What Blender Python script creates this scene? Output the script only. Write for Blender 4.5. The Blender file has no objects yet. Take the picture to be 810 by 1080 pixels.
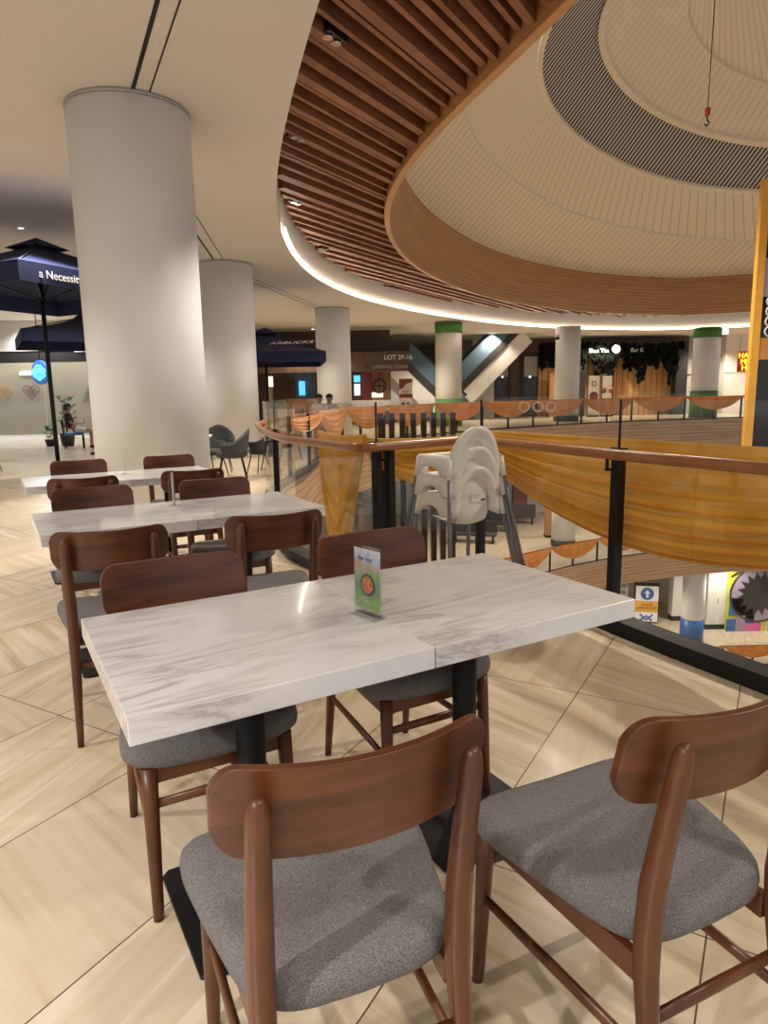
import bpy, bmesh, math, random
from math import sin, cos, pi, radians as R, sqrt, atan2, hypot
from mathutils import Vector as V, Matrix
from mathutils.geometry import tessellate_polygon, intersect_line_line_2d
random.seed(7)
scn = bpy.context.scene
col = scn.collection

# ------------------------------------------------------------------ camera
FPX, PITCH, ROLL, H = 718.0, .1708, -.0173, 1.339
_u0 = V((0, sin(PITCH), cos(PITCH))); FWD = V((0, cos(PITCH), -sin(PITCH)))
RX = V((1, 0, 0))*cos(ROLL) + _u0*sin(ROLL); UP = V((1, 0, 0))*-sin(ROLL) + _u0*cos(ROLL)
cd = bpy.data.cameras.new('camera'); cam = bpy.data.objects.new('camera', cd); col.objects.link(cam)
cam.matrix_world = Matrix(((RX.x, UP.x, -FWD.x, 0), (RX.y, UP.y, -FWD.y, 0), (RX.z, UP.z, -FWD.z, H), (0, 0, 0, 1)))
cd.sensor_fit = 'HORIZONTAL'; cd.sensor_width = 36; cd.lens = 36*FPX/810; cd.clip_end = 200; cd.clip_start = .02
scn.camera = cam

def ray(px, py):
    return RX*((px-405)/FPX) + UP*((540-py)/FPX) + FWD
def atz(px, py, z):
    d = ray(px, py); return V((0, 0, H)) + d*((z-H)/d.z)
def aty(px, py, y):
    d = ray(px, py); return V((0, 0, H)) + d*(y/d.y)

# ------------------------------------------------------------------ world, lights, exposure
w = bpy.data.worlds.new('world'); scn.world = w; w.use_nodes = True
bg = w.node_tree.nodes['Background']; bg.inputs[0].default_value = (1.0, .985, .97, 1); bg.inputs[1].default_value = .42
scn.view_settings.view_transform = 'Standard'; scn.view_settings.look = 'None'
scn.view_settings.exposure = 0.85; scn.view_settings.gamma = 1; scn.view_settings.use_curve_mapping = False
CEIL = 4.2
SPOTS = [  # x, y, z, watts, cone degrees, radius, colour
    (-3.0, -2.4, CEIL, 950, 120, .06, (1, .965, .92)), (-4.6, 1.4, CEIL, 330, 120, .06, (1, .965, .92)),
    (2.2, -.6, CEIL, 130, 120, .12, (1, .96, .90)), (-5.2, 5.2, CEIL, 330, 120, .09, (1, .95, .89)),
    (-1.2, -3.2, CEIL, 160, 130, .12, (1, .96, .91)),
    (-4.4, 9.4, CEIL, 300, 120, .1, (1, .95, .90)), (-7.6, 8.2, CEIL, 300, 120, .1, (1, .90, .76)),
    (-6, 13.5, CEIL, 300, 120, .1, (1, .92, .82)), (-10, 14, CEIL, 300, 120, .1, (.8, .88, 1)),
    (-5, 20, CEIL, 360, 120, .1, (1, .87, .70)), (-11, 21, CEIL, 420, 120, .1, (.72, .84, 1)), (-15, 22, CEIL, 420, 120, .1, (.72, .84, 1)),
    (-8.5, 25.0, CEIL, 260, 140, .1, (.95, .95, 1)), (-12.5, 25.0, CEIL, 260, 140, .1, (.95, .95, 1)), (-16.5, 25.0, CEIL, 260, 140, .1, (.95, .95, 1)),
    (-7.5, 26.25, CEIL, 200, 150, .1, (1, .93, .8)), (-10.5, 26.25, CEIL, 200, 150, .1, (1, .93, .8)), (-13.5, 26.25, CEIL, 200, 150, .1, (1, .93, .8)), (-16.5, 26.25, CEIL, 200, 150, .1, (1, .93, .8)),  # unseen lamps added inside the cafe to brighten its wall
    (-2.2, 20.5, CEIL, 260, 120, .1, (1, .87, .70)), (0.5, 26, CEIL, 520, 130, .1, (1, .85, .65)), (-3, 28.5, CEIL, 420, 130, .1, (1, .85, .68)), (2.5, 31, CEIL, 420, 130, .1, (1, .88, .74)),
    (5.5, 34.5, CEIL, 640, 130, .1, (1, .86, .68)), (11.5, 36, CEIL, 640, 130, .1, (1, .86, .68)),
    (17.5, 36.0, CEIL, 640, 130, .1, (1, .86, .68)), (22.5, 35, CEIL, 560, 130, .1, (1, .86, .68)),
    # lamps between the slats, plus unseen ones added below the dome to brighten drapes
    (.15, 6.9, CEIL+.60, 300, 100, .07, (1, .9, .76)), (-.75, 8.6, CEIL+.60, 260, 100, .07, (1, .9, .76)),
    (-1.05, 11.2, CEIL+.60, 260, 100, .07, (1, .88, .72)), (-.7, 14.6, CEIL+.60, 260, 100, .07, (1, .88, .72)),
    (2.9, 9.8, 6.1, 900, 120, .1, (1, .90, .76)), (6.2, 4.0, 6.1, 900, 120, .1, (1, .90, .76)), (3.6, 13.5, 6.1, 700, 130, .1, (1, .90, .76)),
    (9.0, 17.5, 6.1, 900, 130, .1, (1, .90, .76)), (15, 18, 6.1, 900, 130, .1, (1, .90, .76)), (12, 9, 6.6, 900, 130, .1, (1, .90, .76)),
]
for lv in (-1.35, -7.25):  # unseen lamps added under the slabs to light the lower storeys
    for (x, y) in ((6, 32), (12, 34), (18, 34.5), (24, 34), (1.5, 27.5), (-2.8, 22), (-3.6, 14), (-3.8, 8.5), (1, 2.2), (4, 1.4)):
        SPOTS.append((x, y, lv, 420, 140, .1, (1, .90, .76)))

# ------------------------------------------------------------------ materials
def newmat(name):
    m = bpy.data.materials.new(name); m.use_nodes = True; nt = m.node_tree
    return m, nt, nt.nodes['Principled BSDF']
def N(nt, typ, **kw):
    n = nt.nodes.new(typ)
    for k, v_ in kw.items(): setattr(n, k, v_)
    return n
def math_(nt, op, a, b=None, c=None):
    n = nt.nodes.new('ShaderNodeMath'); n.operation = op
    for i, s in enumerate((a, b, c)):
        if s is None: continue
        if isinstance(s, (int, float)): n.inputs[i].default_value = s
        else: nt.links.new(s, n.inputs[i])
    return n.outputs[0]
def ramp(nt, fac, stops):
    n = nt.nodes.new('ShaderNodeValToRGB'); cr = n.color_ramp
    while len(cr.elements) < len(stops): cr.elements.new(.5)
    for e, (p, c) in zip(cr.elements, stops): e.position = p; e.color = (*c, 1)
    nt.links.new(fac, n.inputs[0]); return n.outputs[0]
def srgb(r, g, b):
    f = lambda c: (c/255/12.92) if c/255 <= .04045 else ((c/255+.055)/1.055)**2.4
    return (f(r), f(g), f(b))
def plain(name, c, rough=.5, metal=0, coat=0, var=.06, scale=6, spec=.5):
    m, nt, b = newmat(name)
    t = N(nt, 'ShaderNodeTexCoord'); n = N(nt, 'ShaderNodeTexNoise'); n.inputs['Scale'].default_value = scale
    nt.links.new(t.outputs['Object'], n.inputs['Vector'])
    lo = tuple(x*(1-var) for x in c); hi = tuple(min(1, x*(1+var)) for x in c)
    nt.links.new(ramp(nt, n.outputs['Fac'], [(.3, lo), (.7, hi)]), b.inputs['Base Color'])
    b.inputs['Roughness'].default_value = rough; b.inputs['Metallic'].default_value = metal
    b.inputs['Coat Weight'].default_value = coat; b.inputs['Specular IOR Level'].default_value = spec
    return m
def emit(name, c, s):
    m, nt, b = newmat(name); b.inputs['Base Color'].default_value = (*c, 1)
    b.inputs['Emission Color'].default_value = (*c, 1); b.inputs['Emission Strength'].default_value = s; return m
def wood(name, dark, light, rough=.38, scale=(3, 3, 30), coat=.15, coord='Object', rot=(0, 0, 0), bump=.05):
    m, nt, b = newmat(name)
    t = N(nt, 'ShaderNodeTexCoord'); mp = N(nt, 'ShaderNodeMapping'); mp.inputs['Scale'].default_value = scale
    mp.inputs['Rotation'].default_value = rot
    nt.links.new(t.outputs[coord], mp.inputs[0])
    n = N(nt, 'ShaderNodeTexNoise'); n.inputs['Scale'].default_value = 1; n.inputs['Detail'].default_value = 6
    n.inputs['Roughness'].default_value = .62; n.inputs['Distortion'].default_value = .6
    nt.links.new(mp.outputs[0], n.inputs[0])
    nt.links.new(ramp(nt, n.outputs['Fac'], [(.28, dark), (.5, tuple((a+b_)/2 for a, b_ in zip(dark, light))), (.74, light)]), b.inputs['Base Color'])
    b.inputs['Roughness'].default_value = rough; b.inputs['Coat Weight'].default_value = coat; b.inputs['Coat Roughness'].default_value = .25
    bp = N(nt, 'ShaderNodeBump'); bp.inputs['Strength'].default_value = bump; bp.inputs['Distance'].default_value = .002
    nt.links.new(n.outputs['Fac'], bp.inputs['Height']); nt.links.new(bp.outputs[0], b.inputs['Normal'])
    return m

M = {}
M['walnut'] = wood('walnut', (.034, .0090, .0025), (.165, .048, .0120), scale=(6, 6, 2.2), bump=.08)
M['walnut_back'] = wood('walnut_back', (.040, .0098, .0026), (.160, .0445, .0110), scale=(2.2, 14, 26), bump=.05)
M['black'] = plain('black_metal', (.006, .006, .007), .5, spec=.3)
M['gloss_black'] = plain('gloss_black', (.012, .012, .013), .14)
M['ceiling'] = plain('ceiling_paint', (.60, .56, .505), .85, var=.02, scale=.6)
M['column'] = plain('column_paint', (.74, .745, .76), .55, var=.02, scale=1.5)
M['white'] = plain('white_plastic', (.74, .725, .68), .32, var=.02)
M['grey_tube'] = plain('grey_tube', (.20, .20, .215), .38, metal=.55)
M['rail'] = wood('rail_wood', (.24, .085, .026), (.38, .155, .055), scale=(3, 3, 14), rough=.3)
M['navy'] = plain('navy_canvas', (.007, .012, .055), .8)
M['dark'] = plain('dark_wall', (.018, .016, .016), .55)
M['brownwall'] = plain('brown_wall', (.075, .042, .026), .55, var=.3, scale=3)
M['beige'] = plain('beige_wall', (.42, .36, .27), .5, var=.05, scale=1)
M['greywall'] = plain('grey_wall', (.34, .33, .31), .45, var=.04, scale=1)
M['lightwall'] = plain('light_wall', (.62, .60, .56), .45, var=.03, scale=1)
M['cream'] = plain('cream', (.72, .66, .54), .5)
M['green'] = plain('green_turf', (.06, .19, .03), .8, var=.35, scale=25)
M['green2'] = plain('green_leaf', (.04, .12, .03), .6, var=.4, scale=9)
M['blackleaf'] = plain('black_leaf', (.004, .006, .004), 1, var=.4, scale=9, spec=.1)
M['red'] = plain('red_paint', (.33, .02, .015), .4)
M['darkred'] = plain('dark_red', (.22, .03, .03), .5)
M['blue'] = plain('blue_paint', (.035, .12, .36), .4)
M['yellow'] = plain('yellow_paint', (.72, .36, .045), .4, var=.08)
M['lime'] = plain('lime_paint', (.55, .60, .04), .5, var=.12, scale=.8)
M['purple'] = plain('mauve_paint', (.30, .24, .34), .5)
M['pink'] = plain('pink_paint', (.6, .12, .3), .5)
M['charcoal'] = plain('charcoal_fabric', (.035, .036, .038), .85, var=.15, scale=60)
M['tanseat'] = plain('tan_seat', (.22, .10, .04), .6)
M['skin'] = plain('skin', (.28, .15, .095), .55)
M['hair'] = plain('hair', (.012, .009, .008), .6)
M['darkshirt'] = plain('dark_shirt', (.022, .014, .016), .85)
M['greyshirt'] = plain('grey_shirt', (.3, .28, .28), .85)
M['shorts'] = plain('pale_shorts', (.55, .55, .62), .8)
M['shoe'] = plain('shoe', (.015, .015, .018), .6)
M['paper'] = plain('paper', (.78, .76, .74), .5)
M['glow_blue'] = emit('glow_blue', (.10, .55, .95), .7)
M['glow_white'] = emit('glow_white', (.85, .95, 1), .6)
M['glow_yellow'] = emit('glow_yellow', (1, .62, .03), 1.4)
M['glow_warm'] = emit('glow_warm', (1, .82, .55), .8)
M['led'] = emit('led_strip', (1, .87, .68), 9)
M['lamp'] = emit('lamp_face', (1, .92, .8), 3)
M['chrome'] = plain('chrome', (.7, .7, .7), .15, metal=1)
M['bluewall'] = plain('blue_panel', (.07, .12, .17), .65)

def glassmat(name, tint, fres=.5, add=.04):
    m = bpy.data.materials.new(name); m.use_nodes = True; nt = m.node_tree; nt.nodes.clear()
    o = N(nt, 'ShaderNodeOutputMaterial'); mx = N(nt, 'ShaderNodeMixShader'); tr = N(nt, 'ShaderNodeBsdfTransparent'); gl = N(nt, 'ShaderNodeBsdfGlossy')
    tr.inputs[0].default_value = (*tint, 1); gl.inputs['Roughness'].default_value = .01; gl.inputs[0].default_value = (.9, .9, .9, 1)
    lw = N(nt, 'ShaderNodeLayerWeight'); lw.inputs[0].default_value = .5
    f = math_(nt, 'MULTIPLY_ADD', math_(nt, 'POWER', lw.outputs['Facing'], 5), fres, add)
    nt.links.new(f, mx.inputs[0]); nt.links.new(tr.outputs[0], mx.inputs[1]); nt.links.new(gl.outputs[0], mx.inputs[2]); nt.links.new(mx.outputs[0], o.inputs[0])
    return m
M['glass'] = glassmat('clear_glass', (.965, .975, .97), .5, .022)
M['cafe_glass'] = glassmat('cafe_glass', (.86, .90, .93), .8, .05)
M['acrylic'] = glassmat('acrylic', (.95, .96, .955), .8, .04)

# fabric of the seats
m, nt, b = newmat('grey_weave'); t = N(nt, 'ShaderNodeTexCoord')
n1 = N(nt, 'ShaderNodeTexNoise'); n1.inputs['Scale'].default_value = 1; mp = N(nt, 'ShaderNodeMapping'); mp.inputs['Scale'].default_value = (420, 1900, 1000)
n2 = N(nt, 'ShaderNodeTexNoise'); n2.inputs['Scale'].default_value = 1; mq = N(nt, 'ShaderNodeMapping'); mq.inputs['Scale'].default_value = (1900, 420, 1000)
for a, c in ((mp, n1), (mq, n2)):
    nt.links.new(t.outputs['Object'], a.inputs[0]); nt.links.new(a.outputs[0], c.inputs[0]); c.inputs['Detail'].default_value = 3
s_ = math_(nt, 'ADD', n1.outputs['Fac'], n2.outputs['Fac']); s_ = math_(nt, 'MULTIPLY', s_, .5)
nt.links.new(ramp(nt, s_, [(.38, (.040, .038, .039)), (.5, (.135, .129, .130)), (.62, (.36, .345, .34))]), b.inputs['Base Color'])
b.inputs['Roughness'].default_value = .95; b.inputs['Specular IOR Level'].default_value = .15
bp = N(nt, 'ShaderNodeBump'); bp.inputs['Strength'].default_value = .35; bp.inputs['Distance'].default_value = .001
nt.links.new(s_, bp.inputs['Height']); nt.links.new(bp.outputs[0], b.inputs['Normal']); M['fabric'] = m

# marble of the table tops
def marble(name, rot):
    m, nt, b = newmat(name); t = N(nt, 'ShaderNodeTexCoord')
    mp = N(nt, 'ShaderNodeMapping'); mp.inputs['Rotation'].default_value = (0, 0, R(rot)); mp.inputs['Scale'].default_value = (1.3, 7.5, 3)
    nt.links.new(t.outputs['Object'], mp.inputs[0])
    a = N(nt, 'ShaderNodeTexNoise'); a.inputs['Scale'].default_value = 1.15; a.inputs['Detail'].default_value = 9; a.inputs['Roughness'].default_value = .68; a.inputs['Distortion'].default_value = 1.1
    nt.links.new(mp.outputs[0], a.inputs[0])
    ridge = math_(nt, 'ABSOLUTE', math_(nt, 'SUBTRACT', a.outputs['Fac'], .5))
    c1 = ramp(nt, ridge, [(0, (.46, .44, .455)), (.02, (.62, .605, .62)), (.07, (.77, .765, .79)), (.16, (.82, .82, .85))])
    a2 = N(nt, 'ShaderNodeTexNoise'); a2.inputs['Scale'].default_value = .7; a2.inputs['Detail'].default_value = 4; nt.links.new(mp.outputs[0], a2.inputs[0])
    c2 = ramp(nt, a2.outputs['Fac'], [(.35, (.88, .88, .895)), (.65, (1, 1, 1))])
    # veins show only in patches
    a3 = N(nt, 'ShaderNodeTexNoise'); a3.inputs['Scale'].default_value = 2.6; nt.links.new(t.outputs['Object'], a3.inputs[0])
    k = math_(nt, 'MULTIPLY', math_(nt, 'SUBTRACT', a3.outputs['Fac'], .40), 4.2); k = math_(nt, 'MINIMUM', math_(nt, 'MAXIMUM', k, .12), 1)
    mx0 = N(nt, 'ShaderNodeMix', data_type='RGBA'); nt.links.new(k, mx0.inputs[0]); mx0.inputs[6].default_value = (.81, .81, .84, 1); nt.links.new(c1, mx0.inputs[7])
    mx = N(nt, 'ShaderNodeMix', data_type='RGBA', blend_type='MULTIPLY'); mx.inputs[0].default_value = 1
    nt.links.new(mx0.outputs[2], mx.inputs[6]); nt.links.new(c2, mx.inputs[7]); nt.links.new(mx.outputs[2], b.inputs['Base Color'])
    b.inputs['Roughness'].default_value = .16; b.inputs['Specular IOR Level'].default_value = .5; b.inputs['Coat Weight'].default_value = .25
    return m
M['marble'] = marble('marble_left', -24); M['marble2'] = marble('marble_right', 12)

# floor tiles: 0.63 x 1.25 m, laid at 60 degrees
def tilemat(name, tint=(1, 1, 1), rough=.2):
    m, nt, b = newmat(name); t = N(nt, 'ShaderNodeTexCoord'); sx = N(nt, 'ShaderNodeSeparateXYZ'); nt.links.new(t.outputs['Object'], sx.inputs[0])
    X, Y = sx.outputs[0], sx.outputs[1]
    W = math_(nt, 'ADD', math_(nt, 'MULTIPLY', X, .5), math_(nt, 'MULTIPLY', Y, .866))
    C = math_(nt, 'SUBTRACT', math_(nt, 'MULTIPLY', X, .866), math_(nt, 'MULTIPLY', Y, .5))
    cu = math_(nt, 'DIVIDE', math_(nt, 'ADD', C, .065), .6333); wu = math_(nt, 'DIVIDE', math_(nt, 'SUBTRACT', W, .42), 1.252)
    cf = math_(nt, 'FRACT', cu); wf = math_(nt, 'FRACT', wu); ci = math_(nt, 'FLOOR', cu); wi = math_(nt, 'FLOOR', wu)
    ec = math_(nt, 'MULTIPLY', math_(nt, 'MINIMUM', cf, math_(nt, 'SUBTRACT', 1, cf)), .6333)
    ew = math_(nt, 'MULTIPLY', math_(nt, 'MINIMUM', wf, math_(nt, 'SUBTRACT', 1, wf)), 1.252)
    e = math_(nt, 'LESS_THAN', math_(nt, 'MINIMUM', ec, ew), .0022)
    cb = N(nt, 'ShaderNodeCombineXYZ'); nt.links.new(ci, cb.inputs[0]); nt.links.new(wi, cb.inputs[1])
    wn = N(nt, 'ShaderNodeTexWhiteNoise'); nt.links.new(cb.outputs[0], wn.inputs[0])
    sc = N(nt, 'ShaderNodeSeparateColor'); nt.links.new(wn.outputs['Color'], sc.inputs[0])
    # vein direction per tile
    pick = math_(nt, 'GREATER_THAN', math_(nt, 'FRACT', math_(nt, 'ADD', math_(nt, 'MULTIPLY', math_(nt, 'ADD', ci, wi), .5), 64.0)), .25)
    ang = math_(nt, 'ADD', math_(nt, 'MULTIPLY', pick, R(-112)), R(62)); ang = math_(nt, 'ADD', ang, math_(nt, 'MULTIPLY', sc.outputs[1], .25))
    vr = N(nt, 'ShaderNodeVectorRotate', rotation_type='Z_AXIS'); nt.links.new(t.outputs['Object'], vr.inputs['Vector']); nt.links.new(math_(nt, 'MULTIPLY', ang, -1), vr.inputs['Angle'])
    off = N(nt, 'ShaderNodeVectorMath', operation='ADD'); nt.links.new(vr.outputs[0], off.inputs[0])
    sc2 = N(nt, 'ShaderNodeVectorMath', operation='SCALE'); nt.links.new(wn.outputs['Color'], sc2.inputs[0]); sc2.inputs['Scale'].default_value = 40
    nt.links.new(sc2.outputs[0], off.inputs[1])
    mp = N(nt, 'ShaderNodeMapping'); mp.inputs['Scale'].default_value = (.9, 15, 1); nt.links.new(off.outputs[0], mp.inputs[0])
    n = N(nt, 'ShaderNodeTexNoise'); n.inputs['Scale'].default_value = 1; n.inputs['Detail'].default_value = 6; n.inputs['Roughness'].default_value = .6; n.inputs['Distortion'].default_value = .35
    nt.links.new(mp.outputs[0], n.inputs[0])
    c = ramp(nt, n.outputs['Fac'], [(.28, tuple(a*b_ for a, b_ in zip((.36, .26, .155), tint))), (.42, tuple(a*b_ for a, b_ in zip((.50, .40, .275), tint))), (.55, tuple(a*b_ for a, b_ in zip((.57, .475, .35), tint))), (.72, tuple(a*b_ for a, b_ in zip((.70, .63, .52), tint)))])
    flat = N(nt, 'ShaderNodeMix', data_type='RGBA'); nt.links.new(math_(nt, 'MULTIPLY', sc.outputs[2], .7), flat.inputs[0]); nt.links.new(c, flat.inputs[6])
    flat.inputs[7].default_value = (.56*tint[0], .465*tint[1], .34*tint[2], 1)
    mx = N(nt, 'ShaderNodeMix', data_type='RGBA'); nt.links.new(e, mx.inputs[0]); nt.links.new(flat.outputs[2], mx.inputs[6]); mx.inputs[7].default_value = (.09, .06, .04, 1)
    nt.links.new(mx.outputs[2], b.inputs['Base Color']); b.inputs['Roughness'].default_value = rough
    b.inputs['Specular IOR Level'].default_value = .45
    return m
M['tile'] = tilemat('floor_tile'); M['tile_low'] = tilemat('lower_floor_tile', (1.0, 1.0, 1.0), .25)

# grooved timber cladding of the slab edges: lines at fixed heights
def cladding(name, z0, dark, light, gap=.16, sharp=.06):
    m, nt, b = newmat(name); t = N(nt, 'ShaderNodeTexCoord'); sx = N(nt, 'ShaderNodeSeparateXYZ'); nt.links.new(t.outputs['Object'], sx.inputs[0])
    Z = sx.outputs[2]
    mp = N(nt, 'ShaderNodeMapping'); mp.inputs['Scale'].default_value = (.5, .5, 9); nt.links.new(t.outputs['Object'], mp.inputs[0])
    n = N(nt, 'ShaderNodeTexNoise'); n.inputs['Scale'].default_value = 1; n.inputs['Detail'].default_value = 5; nt.links.new(mp.outputs[0], n.inputs[0])
    c = ramp(nt, n.outputs['Fac'], [(.3, dark), (.7, light)])
    zz = math_(nt, 'SUBTRACT', Z, z0)
    fr = math_(nt, 'FRACT', math_(nt, 'DIVIDE', zz, gap)); ln = math_(nt, 'LESS_THAN', fr, sharp)
    mx = N(nt, 'ShaderNodeMix', data_type='RGBA'); nt.links.new(ln, mx.inputs[0]); nt.links.new(c, mx.inputs[6]); mx.inputs[7].default_value = (.035, .016, .008, 1)
    nt.links.new(mx.outputs[2], b.inputs['Base Color']); b.inputs['Roughness'].default_value = .4
    return m
M['clad'] = cladding('timber_cladding', 0, (.40, .22, .105), (.54, .32, .17), .15, .09)
M['ring'] = cladding('timber_ring', 0, (.36, .165, .055), (.47, .235, .09), .13, .07)
M['ringlip'] = wood('ring_lip', (.40, .19, .07), (.50, .26, .11), scale=(1, 1, 6), rough=.4, coat=0)
M['slat'] = wood('ceiling_slat', (.135, .045, .019), (.30, .115, .055), scale=(2, 2, 9), rough=.5, coat=0)
M['slatdark'] = plain('slat_backing', (.02, .009, .006), .9)
def stripes(name, base, dark, angle, gap, frac, coord='Object', rough=.7):
    m, nt, b = newmat(name); t = N(nt, 'ShaderNodeTexCoord')
    vr = N(nt, 'ShaderNodeVectorRotate', rotation_type='Z_AXIS'); vr.inputs['Angle'].default_value = R(-angle); nt.links.new(t.outputs[coord], vr.inputs['Vector'])
    sx = N(nt, 'ShaderNodeSeparateXYZ'); nt.links.new(vr.outputs[0], sx.inputs[0])
    fr = math_(nt, 'FRACT', math_(nt, 'DIVIDE', sx.outputs[1], gap)); ln = math_(nt, 'LESS_THAN', fr, frac)
    mx = N(nt, 'ShaderNodeMix', data_type='RGBA'); nt.links.new(ln, mx.inputs[0]); mx.inputs[6].default_value = (*base, 1); mx.inputs[7].default_value = (*dark, 1)
    nt.links.new(mx.outputs[2], b.inputs['Base Color']); b.inputs['Roughness'].default_value = rough
    return m
def fan(name, base, dark, ctr, step, frac):
    """boards laid fanwise round a point of the plan"""
    m, nt, b = newmat(name); t = N(nt, 'ShaderNodeTexCoord'); sx = N(nt, 'ShaderNodeSeparateXYZ'); nt.links.new(t.outputs['Object'], sx.inputs[0])
    an = math_(nt, 'ARCTAN2', math_(nt, 'SUBTRACT', sx.outputs[1], ctr[1]), math_(nt, 'SUBTRACT', sx.outputs[0], ctr[0]))
    ln = math_(nt, 'LESS_THAN', math_(nt, 'FRACT', math_(nt, 'DIVIDE', an, step)), frac)
    mx = N(nt, 'ShaderNodeMix', data_type='RGBA'); nt.links.new(ln, mx.inputs[0]); mx.inputs[6].default_value = (*base, 1); mx.inputs[7].default_value = (*dark, 1)
    nt.links.new(mx.outputs[2], b.inputs['Base Color']); b.inputs['Roughness'].default_value = .7
    return m
M['plank1'] = fan('dome_planks_low', (.72, .64, .50), (.36, .30, .22), (7.1, -2.5), .0088, .10)
M['plank2'] = fan('dome_planks_high', (.72, .64, .50), (.38, .32, .24), (3.9, 8.8), .0165, .08)
M['plank3'] = fan('dome_planks_crown', (.70, .62, .49), (.40, .34, .26), (6.0, 2.0), .0125, .08)
M['louvre'] = fan('dome_louvre', (.52, .50, .48), (.010, .010, .016), (6.5, .5), .0062, .55)
M['dome_edge'] = plain('dome_rim', (.72, .63, .49), .7)

# drape cloth, lit through
def cloth(name, c1, c2):
    m, nt, b = newmat(name); t = N(nt, 'ShaderNodeTexCoord')
    n = N(nt, 'ShaderNodeTexNoise'); n.inputs['Scale'].default_value = 3; nt.links.new(t.outputs['Object'], n.inputs[0])
    c = ramp(nt, n.outputs['Fac'], [(.3, c1), (.7, c2)]); nt.links.new(c, b.inputs['Base Color']); b.inputs['Roughness'].default_value = .75
    b.inputs['Sheen Weight'].default_value = .2
    tr = N(nt, 'ShaderNodeBsdfTranslucent'); nt.links.new(c, tr.inputs[0]); mx = N(nt, 'ShaderNodeMixShader'); mx.inputs[0].default_value = .4
    o = nt.nodes['Material Output']; nt.links.new(b.outputs[0], mx.inputs[1]); nt.links.new(tr.outputs[0], mx.inputs[2]); nt.links.new(mx.outputs[0], o.inputs[0])
    return m
M['gold'] = cloth('gold_cloth', (.76, .46, .065), (.86, .58, .13)); M['orange'] = cloth('orange_cloth', (.72, .30, .07), (.88, .44, .13))

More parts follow.
